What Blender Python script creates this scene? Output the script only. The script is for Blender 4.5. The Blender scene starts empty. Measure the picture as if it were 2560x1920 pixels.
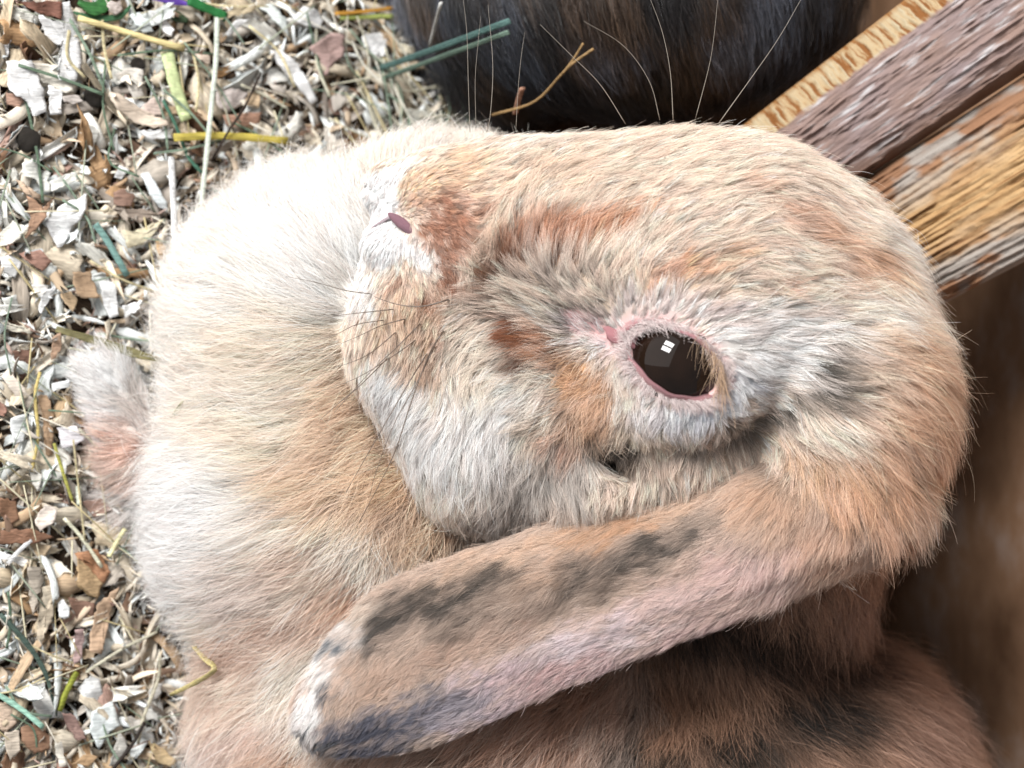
import bpy, math, random
import numpy as np
from mathutils import Matrix, Vector

random.seed(7)
RNG = np.random.default_rng(7)
scene = bpy.context.scene
col = scene.collection

# ------------------------------------------------------------------ frame
# Working units: 1 unit = S metres, x right / y down / z towards the viewer in a
# frame that is tilted by TILT from the ground.  to_world() turns it into metres, z up.
S = 0.2 / 2560
DIST = 5760.0                       # camera distance from the rabbit's eye plane, in units
TAN = 0.6
TILT = math.atan(TAN)
SA, CA = math.sin(TILT), math.cos(TILT)
G0 = -430.0

def ground_z(x):
    return G0 - TAN * (x - 300.0)

def to_world(p):
    p = np.asarray(p, float)
    u = (p[..., 0] - 1280) * S
    v = (960 - p[..., 1]) * S
    w = p[..., 2] * S
    z0 = (SA * (300 - 1280) + CA * G0) * S
    return np.stack([CA * u - SA * w, v, SA * u + CA * w - z0], -1)

def dir_world(d):
    d = np.asarray(d, float)
    u, v, w = d[..., 0], -d[..., 1], d[..., 2]
    return np.stack([CA * u - SA * w, v, SA * u + CA * w], -1)

def P(px, py, z):
    k = (DIST - z) / DIST
    return np.array([1280 + (px - 1280) * k, 960 + (py - 960) * k, z], float)

def proj(p):
    k = DIST / (DIST - p[..., 2])
    return 1280 + (p[..., 0] - 1280) * k, 960 + (p[..., 1] - 960) * k

def on_ground(px, py, h=0.0):
    """point h units above the bedding, seen along the ray of (px, py)"""
    z = -400.0
    for _ in range(8):
        x = 1280 + (px - 1280) * (DIST - z) / DIST
        z = ground_z(x) + h / CA
    return P(px, py, z)

# ------------------------------------------------------------------ camera
cam = bpy.data.cameras.new('camera')
cam.sensor_width = 36
cam.lens = 36 * DIST / 2560
cam.clip_start = 0.01
cam.clip_end = 20
cam.dof.use_dof = True
cam.dof.focus_distance = (DIST - 120) * S
cam.dof.aperture_fstop = 15
cam_o = bpy.data.objects.new('camera', cam)
col.objects.link(cam_o)
cu, cv, cw = dir_world([1, 0, 0]), dir_world([0, -1, 0]), dir_world([0, 0, 1])
cp = to_world([1280, 960, DIST])
M = Matrix(((cu[0], cv[0], cw[0], cp[0]), (cu[1], cv[1], cw[1], cp[1]),
            (cu[2], cv[2], cw[2], cp[2]), (0, 0, 0, 1)))
cam_o.matrix_world = M
scene.camera = cam_o

# ------------------------------------------------------------------ light
world = bpy.data.worlds.new('World')
scene.world = world
world.use_nodes = True
wb = world.node_tree.nodes['Background']
wb.inputs[0].default_value = (0.88, 0.94, 1.0, 1)
wb.inputs[1].default_value = 0.23

def area(name, d, dist, sx, sy, power, color, target=(1250, 850, 0), shift=0.0):
    d = np.array(d, float); d /= np.linalg.norm(d)
    li = bpy.data.lights.new(name, 'AREA')
    li.shape = 'RECTANGLE'; li.size = sx; li.size_y = sy
    li.energy = power; li.color = color
    o = bpy.data.objects.new(name, li); col.objects.link(o)
    t = to_world(np.array(target, float))
    zx = dir_world(d * [1, -1, 1])
    xx = np.cross([0, 0, 1.0], zx); xx /= np.linalg.norm(xx); yx = np.cross(zx, xx)
    pos = t + zx * dist + xx * shift
    o.matrix_world = Matrix(((xx[0], yx[0], zx[0], pos[0]), (xx[1], yx[1], zx[1], pos[1]), (xx[2], yx[2], zx[2], pos[2]), (0, 0, 0, 1)))
    o['kind'] = 'helper'
    return o
# the two panes of the window the eye mirrors, and the open hutch door on the left
area('window_pane_light', (-0.30, 0.56, 0.78), 0.92, 0.16, 0.34, 6.0, (1.0, 0.985, 0.96), shift=0.105)
area('window_pane_light', (-0.30, 0.56, 0.78), 0.92, 0.16, 0.34, 6.0, (1.0, 0.985, 0.96), shift=-0.105)
area('door_opening_light', (-0.58, 0.46, 0.67), 0.9, 1.4, 1.4, 4.6, (1.0, 0.99, 0.98), target=(500, 600, -100))

vs = scene.view_settings
vs.view_transform = 'Standard'
vs.look = 'None'
vs.gamma = 1
vs.exposure = 0.58
vs.use_curve_mapping = False
scene.render.engine = 'CYCLES'
scene.cycles.max_bounces = 7
scene.cycles.transparent_max_bounces = 8
scene.cycles.use_denoising = True
scene.cycles_curves.shape = 'RIBBONS' if hasattr(scene, 'cycles_curves') else None

# ------------------------------------------------------------------ helpers
def lin(c):
    c = np.asarray(c, float) / 255.0
    return np.where(c <= 0.04045, c / 12.92, ((c + 0.055) / 1.055) ** 2.4)

_lat = np.random.default_rng(3).random((32, 32, 32)).astype(np.float32)
def vnoise(p):
    """value noise in [0,1]; p (...,3)"""
    p = np.asarray(p, float)
    i = np.floor(p).astype(int); f = p - i
    f = f * f * (3 - 2 * f)
    r = 0
    for a in (0, 1):
        for b in (0, 1):
            for c in (0, 1):
                wgt = (f[..., 0] if a else 1 - f[..., 0]) * (f[..., 1] if b else 1 - f[..., 1]) * (f[..., 2] if c else 1 - f[..., 2])
                r = r + wgt * _lat[(i[..., 0] + a) % 32, (i[..., 1] + b) % 32, (i[..., 2] + c) % 32]
    return r

def fbm(p, n=3):
    r = 0; a = 0.5; t = 0
    p = np.asarray(p, float)
    for _ in range(n):
        r = r + a * vnoise(p); t += a; a *= 0.5; p = p * 2.03 + 7.1
    return r / t

def nrm(v):
    return v / np.maximum(np.linalg.norm(v, axis=-1, keepdims=True), 1e-9)

def new_mesh(name, verts, faces, mat=None, parent=None, loc=None, smooth=True, colors=None):
    me = bpy.data.meshes.new(name)
    v = np.asarray(verts, float)
    if loc is not None:
        v = v - np.asarray(loc)
    me.from_pydata(v.tolist(), [], [tuple(int(i) for i in f) for f in faces])
    if smooth:
        me.polygons.foreach_set('use_smooth', np.ones(len(me.polygons), bool))
    if colors is not None:
        at = me.color_attributes.new('col', 'FLOAT_COLOR', 'POINT')
        c = np.ones((len(v), 4), np.float32); c[:, :3] = colors
        at.data.foreach_set('color', c.ravel())
    me.update()
    if mat: me.materials.append(mat)
    o = bpy.data.objects.new(name, me)
    col.objects.link(o)
    if loc is not None: o.location = loc if parent is None else np.asarray(loc) - np.asarray(parent.location)
    if parent is not None: o.parent = parent
    return o

def tag(o, label=None, cat=None, group=None, kind=None):
    if label: o['label'] = label
    if cat: o['category'] = cat
    if group: o['group'] = group
    if kind: o['kind'] = kind
    return o

def mat_new(name):
    m = bpy.data.materials.new(name); m.use_nodes = True
    nt = m.node_tree
    b = nt.nodes['Principled BSDF']
    return m, nt, b

def node(nt, t, **kw):
    n = nt.nodes.new(t)
    for k, v in kw.items(): setattr(n, k, v)
    return n

# ------------------------------------------------------------------ materials
def fur_material(name, through=0.28, sheen=0.22, rough=0.5):
    """hair: mostly opaque fibre with some light passing through and a soft sheen"""
    m = bpy.data.materials.new(name); m.use_nodes = True
    nt = m.node_tree; b = nt.nodes['Principled BSDF']; out = nt.nodes['Material Output']
    a = node(nt, 'ShaderNodeAttribute', attribute_name='col')
    nt.links.new(a.outputs['Color'], b.inputs['Base Color'])
    b.inputs['Roughness'].default_value = rough
    b.inputs['Specular IOR Level'].default_value = sheen
    tr = node(nt, 'ShaderNodeBsdfTranslucent'); nt.links.new(a.outputs['Color'], tr.inputs[0])
    ms = node(nt, 'ShaderNodeMixShader'); ms.inputs[0].default_value = through
    nt.links.new(b.outputs[0], ms.inputs[1]); nt.links.new(tr.outputs[0], ms.inputs[2]); nt.links.new(ms.outputs[0], out.inputs[0])
    return m

M_fur = fur_material('rabbit_fur')
M_dark_fur = fur_material('black_rabbit_fur', 0.1, 0.6, 0.36)

def attr_material(name, rough=0.6, spec=0.3, bump=None, sss=0.0):
    m, nt, b = mat_new(name)
    a = node(nt, 'ShaderNodeAttribute', attribute_name='col')
    b.inputs['Roughness'].default_value = rough
    b.inputs['Specular IOR Level'].default_value = spec
    if sss:
        b.inputs['Subsurface Weight'].default_value = sss
        b.inputs['Subsurface Radius'].default_value = (0.002, 0.0008, 0.0006)
    n = node(nt, 'ShaderNodeTexNoise'); n.inputs['Scale'].default_value = 900; n.inputs['Detail'].default_value = 4
    mx = node(nt, 'ShaderNodeMix', data_type='RGBA', blend_type='MULTIPLY')
    r = node(nt, 'ShaderNodeMapRange'); r.inputs[3].default_value = 0.7; r.inputs[4].default_value = 1.2
    nt.links.new(n.outputs['Fac'], r.inputs[0])
    mx.inputs[0].default_value = 1
    nt.links.new(a.outputs['Color'], mx.inputs[6]); nt.links.new(r.outputs[0], mx.inputs[7])
    nt.links.new(mx.outputs[2], b.inputs['Base Color'])
    if bump:
        bp = node(nt, 'ShaderNodeBump'); bp.inputs['Strength'].default_value = bump; bp.inputs['Distance'].default_value = 0.0004
        nt.links.new(n.outputs['Fac'], bp.inputs['Height']); nt.links.new(bp.outputs[0], b.inputs['Normal'])
    return m

M_skin = attr_material('rabbit_skin', 0.6, 0.2)
M_lid = attr_material('eyelid_skin', 0.45, 0.35, 0.6, 0.1)

def object_color_material(name, rough=0.7, fibre=True):
    """thin plant matter: the tint comes from the object's colour, grain along its own x"""
    m, nt, b = mat_new(name)
    oi = node(nt, 'ShaderNodeObjectInfo')
    tc = node(nt, 'ShaderNodeTexCoord')
    mp = node(nt, 'ShaderNodeMapping'); mp.inputs['Scale'].default_value = (60, 900, 900)
    ad = node(nt, 'ShaderNodeVectorMath', operation='ADD')
    cx = node(nt, 'ShaderNodeCombineXYZ')
    nt.links.new(oi.outputs['Random'], cx.inputs[0]); nt.links.new(oi.outputs['Random'], cx.inputs[1])
    nt.links.new(tc.outputs['Object'], ad.inputs[0]); nt.links.new(cx.outputs[0], ad.inputs[1])
    nt.links.new(ad.outputs[0], mp.inputs[0])
    n = node(nt, 'ShaderNodeTexNoise'); n.inputs['Scale'].default_value = 3.0; n.inputs['Detail'].default_value = 5
    nt.links.new(mp.outputs[0], n.inputs['Vector'])
    n2 = node(nt, 'ShaderNodeTexNoise'); n2.inputs['Scale'].default_value = 160; n2.inputs['Detail'].default_value = 3
    nt.links.new(ad.outputs[0], n2.inputs['Vector'])
    r = node(nt, 'ShaderNodeMapRange'); r.inputs[1].default_value = 0.25; r.inputs[2].default_value = 0.75
    r.inputs[3].default_value = 0.52; r.inputs[4].default_value = 1.2
    nt.links.new(n.outputs['Fac'], r.inputs[0])
    r2 = node(nt, 'ShaderNodeMapRange'); r2.inputs[1].default_value = 0.3; r2.inputs[2].default_value = 0.7
    r2.inputs[3].default_value = 0.75; r2.inputs[4].default_value = 1.12
    nt.links.new(n2.outputs['Fac'], r2.inputs[0])
    mu = node(nt, 'ShaderNodeMath', operation='MULTIPLY')
    nt.links.new(r.outputs[0], mu.inputs[0]); nt.links.new(r2.outputs[0], mu.inputs[1])
    mx = node(nt, 'ShaderNodeMix', data_type='RGBA', blend_type='MULTIPLY'); mx.inputs[0].default_value = 1
    if fibre:
        fa = node(nt, 'ShaderNodeAttribute', attribute_name='col')
        m3 = node(nt, 'ShaderNodeMix', data_type='RGBA', blend_type='MULTIPLY'); m3.inputs[0].default_value = 1
        nt.links.new(oi.outputs['Color'], m3.inputs[6]); nt.links.new(fa.outputs['Color'], m3.inputs[7])
        nt.links.new(m3.outputs[2], mx.inputs[6])
    else:
        nt.links.new(oi.outputs['Color'], mx.inputs[6])
    nt.links.new(mu.outputs[0], mx.inputs[7])
    nt.links.new(mx.outputs[2], b.inputs['Base Color'])
    b.inputs['Roughness'].default_value = rough
    b.inputs['Specular IOR Level'].default_value = 0.25
    bp = node(nt, 'ShaderNodeBump'); bp.inputs['Strength'].default_value = 0.6; bp.inputs['Distance'].default_value = 0.0004
    nt.links.new(n.outputs['Fac'], bp.inputs['Height']); nt.links.new(bp.outputs[0], b.inputs['Normal'])
    # a little light comes through thin shavings and grass
    tr = node(nt, 'ShaderNodeBsdfTranslucent'); nt.links.new(mx.outputs[2], tr.inputs[0])
    ms = node(nt, 'ShaderNodeMixShader'); ms.inputs[0].default_value = 0.18
    out = nt.nodes['Material Output']
    nt.links.new(b.outputs[0], ms.inputs[1]); nt.links.new(tr.outputs[0], ms.inputs[2]); nt.links.new(ms.outputs[0], out.inputs[0])
    return m

M_shav = object_color_material('wood_shaving', fibre=False)
M_straw = object_color_material('straw', 0.6)
M_litter = attr_material('bedding_litter', 0.8, 0.15, 0.4)

def plain(name, c, rough=0.6, spec=0.4, scale=500, var=0.25, bump=0.2):
    m, nt, b = mat_new(name)
    n = node(nt, 'ShaderNodeTexNoise'); n.inputs['Scale'].default_value = scale; n.inputs['Detail'].default_value = 5
    cr = node(nt, 'ShaderNodeValToRGB')
    c = lin(c)
    cr.color_ramp.elements[0].position = 0.3; cr.color_ramp.elements[1].position = 0.7
    cr.color_ramp.elements[0].color = (*(c * (1 - var)), 1); cr.color_ramp.elements[1].color = (*np.minimum(c * (1 + var), 1), 1)
    nt.links.new(n.outputs['Fac'], cr.inputs[0]); nt.links.new(cr.outputs[0], b.inputs['Base Color'])
    b.inputs['Roughness'].default_value = rough; b.inputs['Specular IOR Level'].default_value = spec
    bp = node(nt, 'ShaderNodeBump'); bp.inputs['Strength'].default_value = bump; bp.inputs['Distance'].default_value = 0.0005
    nt.links.new(n.outputs['Fac'], bp.inputs['Height']); nt.links.new(bp.outputs[0], b.inputs['Normal'])
    return m

M_floor = plain('dark_bedding_floor', (62, 50, 40), 0.9, 0.1, 220, 0.5, 0.8)
M_drop = plain('dry_dropping', (50, 45, 40), 0.75, 0.3, 900, 0.6, 0.9)
M_whisker = plain('whisker_hair', (88, 74, 64), 0.35, 0.5, 300, 0.15, 0.0)
M_whisker_pale = plain('pale_whisker_hair', (150, 142, 132), 0.3, 0.5, 300, 0.1, 0.0)

# eye: near-black brown iris under a wet cornea
M_eye, nt, b = mat_new('dark_wet_eye')
lw = node(nt, 'ShaderNodeTexCoord'); n = node(nt, 'ShaderNodeTexNoise'); n.inputs['Scale'].default_value = 260
cr = node(nt, 'ShaderNodeValToRGB'); cr.color_ramp.elements[0].color = (0.005, 0.003, 0.002, 1); cr.color_ramp.elements[1].color = (0.016, 0.008, 0.005, 1)
nt.links.new(lw.outputs['Object'], n.inputs['Vector']); nt.links.new(n.outputs['Fac'], cr.inputs[0]); nt.links.new(cr.outputs[0], b.inputs['Base Color'])
b.inputs['Roughness'].default_value = 0.03; b.inputs['IOR'].default_value = 1.38
b.inputs['Coat Weight'].default_value = 0.0; b.inputs['Coat Roughness'].default_value = 0.02

# ------------------------------------------------------------------ implicit surfaces
def ell(p, c, r, rot=0.0):
    """ellipsoid: centre c, radii r, turned by rot degrees in the x-y plane"""
    q = p - np.asarray(c, np.float32)
    if rot:
        a = math.radians(rot); ca, sa = math.cos(a), math.sin(a)
        q = np.stack([ca * q[..., 0] + sa * q[..., 1], -sa * q[..., 0] + ca * q[..., 1], q[..., 2]], -1)
    r = np.asarray(r, np.float32)
    k0 = np.sqrt(((q / r) ** 2).sum(-1)) + 1e-6
    k1 = np.sqrt(((q / (r * r)) ** 2).sum(-1)) + 1e-9
    return k0 * (k0 - 1) / k1

def cone(p, a, b, ra, rb):
    a = np.asarray(a, np.float32); b = np.asarray(b, np.float32)
    ab = b - a
    t = np.clip(((p - a) @ ab) / (ab @ ab), 0, 1)
    return np.linalg.norm(p - a - t[..., None] * ab, axis=-1) - (ra + (rb - ra) * t)

def smin(a, b, k):
    h = np.clip(0.5 + 0.5 * (b - a) / k, 0, 1)
    return b + (a - b) * h - k * h * (1 - h)

def surface_nets(f, lo, hi, step):
    lo = np.array(lo, float); n = np.ceil((np.array(hi) - lo) / step).astype(int) + 1
    ax = [lo[i] + step * np.arange(n[i]) for i in range(3)]
    v = np.empty(n, np.float32)
    yy, zz = np.meshgrid(ax[1], ax[2], indexing='ij')
    for i in range(n[0]):
        p = np.stack([np.full_like(yy, ax[0][i]), yy, zz], -1).astype(np.float32)
        v[i] = f(p)
    ins = v < 0
    m = np.zeros(n - 1, int); acc = np.zeros((*(n - 1), 3), np.float32); cnt = np.zeros(n - 1, np.float32)
    corner = lambda a, b, c, arr: arr[a:n[0] - 1 + a, b:n[1] - 1 + b, c:n[2] - 1 + c]
    for axis in range(3):
        for s1 in (0, 1):
            for s2 in (0, 1):
                c0 = [0, 0, 0]; o = [i for i in range(3) if i != axis]
                c0[o[0]] = s1; c0[o[1]] = s2
                c1 = list(c0); c1[axis] = 1
                a, b2 = corner(*c0, v), corner(*c1, v)
                x = (a < 0) != (b2 < 0)
                t = np.where(x, a / np.where(x, a - b2, 1), 0)
                pos = np.array(c0, np.float32) * np.ones(3, np.float32)
                for k in range(3):
                    acc[..., k] += np.where(x, (t if k == axis else pos[k]), 0)
                cnt += x
    act = cnt > 0
    idx = np.full(n - 1, -1); ids = np.argwhere(act); idx[act] = np.arange(len(ids))
    verts = lo + step * (ids + acc[act] / cnt[act][:, None])
    faces = []
    for axis in range(3):
        o = [(axis + 1) % 3, (axis + 2) % 3]
        sl0 = [slice(None)] * 3; sl1 = [slice(None)] * 3
        sl0[axis] = slice(0, -1); sl1[axis] = slice(1, None)
        a, b2 = ins[tuple(sl0)], ins[tuple(sl1)]
        e = np.argwhere(a != b2)
        ok = (e[:, o[0]] > 0) & (e[:, o[1]] > 0) & (e[:, o[0]] < n[o[0]] - 1) & (e[:, o[1]] < n[o[1]] - 1)
        e = e[ok]
        q = []
        for d0, d1 in ((0, 0), (-1, 0), (-1, -1), (0, -1)):
            g = e.copy(); g[:, o[0]] += d0; g[:, o[1]] += d1
            q.append(idx[g[:, 0], g[:, 1], g[:, 2]])
        q = np.stack(q, 1)
        fl = ins[e[:, 0], e[:, 1], e[:, 2]]
        q[~fl] = q[~fl][:, ::-1]
        faces.append(q)
    return verts, np.concatenate(faces)

# ------------------------------------------------------------------ the cream rabbit: shape
E_C, E_A, E_B, E_T = (1688, 905), 119, 73, 32       # eye opening: centre, half axes, tilt

def head_sdf(p):
    d = ell(p, P(1760, 715, -10), (515, 380, 355), 10)
    d = smin(d, ell(p, P(1280, 590, 60), (350, 235, 245), -4), 130)
    d = smin(d, ell(p, P(1075, 510, 110), (120, 125, 125), 0), 60)
    d = smin(d, ell(p, P(1040, 760, 60), (150, 180, 165), 0), 70)
    d = smin(d, ell(p, P(1330, 970, 10), (310, 255, 240), 30), 90)
    d = smin(d, ell(p, P(1220, 1060, -10), (210, 190, 190), 40), 70)
    d = smin(d, ell(p, P(1600, 740, 215), (300, 95, 130), 18), 90)
    d = smin(d, ell(p, P(1690, 925, 235), (200, 172, 125), 25), 70)
    d = smin(d, ell(p, P(1540, 1030, 190), (130, 70, 110), 30), 60)
    d = smin(d, ell(p, P(1620, 1150, 75), (310, 140, 150), -16), 60)
    d = smin(d, ell(p, P(1010, 900, 30), (110, 150, 130), -20), 80)
    d = smin(d, cone(p, P(1020, 880, 20), P(1190, 1150, -20), 120, 150), 90)
    d = smin(d, ell(p, P(1240, 1180, -40), (150, 120, 140), 40), 60)
    d = smin(d, ell(p, P(1890, 545, 60), (165, 150, 205), 35), 90)
    # crease behind the cheek, then the neck ruff
    ruff = ell(p, P(2095, 955, -10), (235, 345, 320), -8)
    ruff = smin(ruff, ell(p, P(2075, 1205, 40), (195, 165, 215), 10), 60)
    d = smin(d, ruff, 55)
    # split upper lip under the nose
    d = smin(d, ell(p, P(975, 470, 95), (72, 62, 80), -45), 22)
    d = smin(d, ell(p, P(995, 618, 150), (88, 66, 80), 10), 22)
    # groove from the eye's inner corner, and the fold under the orange cheek patch
    d = -smin(-d, cone(p, P(1330, 850, 285), P(1500, 850, 330), 26, 30), 40)
    d = -smin(-d, ell(p, P(1530, 1165, 190), (58, 24, 80), 40), 34)
    return d

EAR_PTS = np.array([P(2150, 1245, 110), P(2000, 1295, 190), P(1800, 1380, 205), P(1500, 1475, 195), P(1200, 1590, 170), P(1000, 1680, 150), P(835, 1775, 130)])
EAR_W = np.array([150, 150, 158, 176, 182, 180, 112.0])
EAR_T = np.array([105, 82, 54, 42, 37, 33, 28.0])
def _resample(a, n):
    a = np.asarray(a, float); a = a[:, None] if a.ndim == 1 else a
    k = len(a); e = np.vstack([2 * a[0] - a[1], a, 2 * a[-1] - a[-2]]); o = []
    for t in np.linspace(0, k - 1 - 1e-6, n):
        i = int(t); f = t - i; p0, p1, p2, p3 = e[i:i + 4]
        o.append(.5 * (2 * p1 + (p2 - p0) * f + (2 * p0 - 5 * p1 + 4 * p2 - p3) * f * f + (3 * p1 - p0 - 3 * p2 + p3) * f ** 3))
    return np.array(o)
EAR_PTS, EAR_W, EAR_T = _resample(EAR_PTS, 12), _resample(EAR_W, 12)[:, 0], _resample(EAR_T, 12)[:, 0]
def ear_sdf(p):
    best = np.full(p.shape[:-1], 1e9, np.float32)
    for i in range(len(EAR_PTS) - 1):
        a, b = EAR_PTS[i], EAR_PTS[i + 1]
        ab = b - a; L = np.linalg.norm(ab); ax = ab / L
        t = np.clip(((p - a) @ ab) / (L * L), 0, 1)
        q = p - a - t[..., None] * ab
        along = q @ ax
        ac = np.cross([0, 0, 1.0], ax); ac /= np.linalg.norm(ac)      # across
        no = np.cross(ax, ac)
        A = q @ ac; B = q @ no
        W = EAR_W[i] + (EAR_W[i + 1] - EAR_W[i]) * t
        T = EAR_T[i] + (EAR_T[i + 1] - EAR_T[i]) * t
        # rounded fold on the upper side, the thin edge curls down on the lower side
        k = A / W
        Bs = B + 78 * np.maximum(k, 0) ** 2 + 10 * np.maximum(-k, 0) ** 2 - 10 * np.exp(-((k + .45) / .16) ** 2)
        d = (np.sqrt((A / W) ** 2 + (Bs / T) ** 2 + (along / W) ** 2 + 1e-9) - 1) * np.minimum(T, W) * 0.9
        best = np.minimum(best, d) if i == 0 else smin(best, d, 12)
    # shallow hollow along the ear where the pink inner side begins
    return best

def chest_sdf(p):
    d = ell(p, P(820, 820, -390), (385, 405, 400), 0)
    d = smin(d, ell(p, P(770, 1250, -400), (385, 470, 400), 0), 120)
    d = smin(d, ell(p, P(1080, 1780, -430), (600, 470, 430), 0), 150)
    d = smin(d, ell(p, P(980, 1270, -160), (190, 200, 150), 30), 90)
    d = smin(d, ell(p, P(1100, 560, -300), (290, 205, 230), 0), 90)
    return d

def flank_sdf(p):
    d = ell(p, P(1720, 2040, -810), (790, 650, 800), 0)
    d = smin(d, ell(p, P(1620, 1350, -900), (560, 640, 600), 0), 150)
    d = smin(d, cone(p, P(1950, 1000, -200), P(1750, 1650, -600), 300, 380), 100)
    return d

def paw_sdf(p):
    d = cone(p, P(262, 930, -330), P(330, 1120, -350), 62, 74)
    d = smin(d, cone(p, P(330, 1120, -350), P(520, 1250, -420), 80, 110), 40)
    for dx in (-38, 0, 36):
        d = smin(d, ell(p, P(258 + dx, 905 + abs(dx) * 0.4, -318), (24, 44, 34), 10), 14)
    d = smin(d, ell(p, P(300, 1260, -450), (70, 120, 90), -20), 40)
    return d

def eye_cut(p):
    zc = EYE_Z if EYE_Z is not None else 0
    return ell(p, P(*E_C, zc), (E_A - 2, E_B - 2, 95), E_T)

EYE_Z = None
def body_sdf(p):
    d = smin(head_sdf(p), smin(chest_sdf(p), flank_sdf(p), 130), 34)
    d = smin(d, paw_sdf(p), 40)
    # chin shadow line stays open: head and chest only meet further down
    d = smin(d, ear_sdf(p), 26)
    if EYE_Z is not None:
        d = np.maximum(d, -eye_cut(p))
    return d

def surf_z(px, py, f, z0=600.0):
    px = np.atleast_1d(np.asarray(px, float)); py = np.atleast_1d(np.asarray(py, float))
    z = np.full(px.shape, z0)
    for _ in range(48):
        k = (DIST - z) / DIST
        p = np.stack([1280 + (px - 1280) * k, 960 + (py - 960) * k, z], -1)
        z = z - np.clip(f(p), -40, 90) * 0.85
    return z

EYE_Z = None
_ez = float(surf_z([E_C[0]], [E_C[1]], head_sdf)[0])
EYE_Z = _ez
bv, bf = surface_nets(body_sdf, (120, 150, -1750), (2700, 2900, 520), 17.0)

def grad(f, p, e=6.0):
    p = p.astype(np.float32)
    g = []
    for k in range(3):
        d = np.zeros(3, np.float32); d[k] = e
        g.append(f(p + d) - f(p - d))
    return nrm(np.stack(g, -1))

# ------------------------------------------------------------------ coat colours and combing
RUST, BAND = (160, 102, 70), (178, 124, 94)
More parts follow.
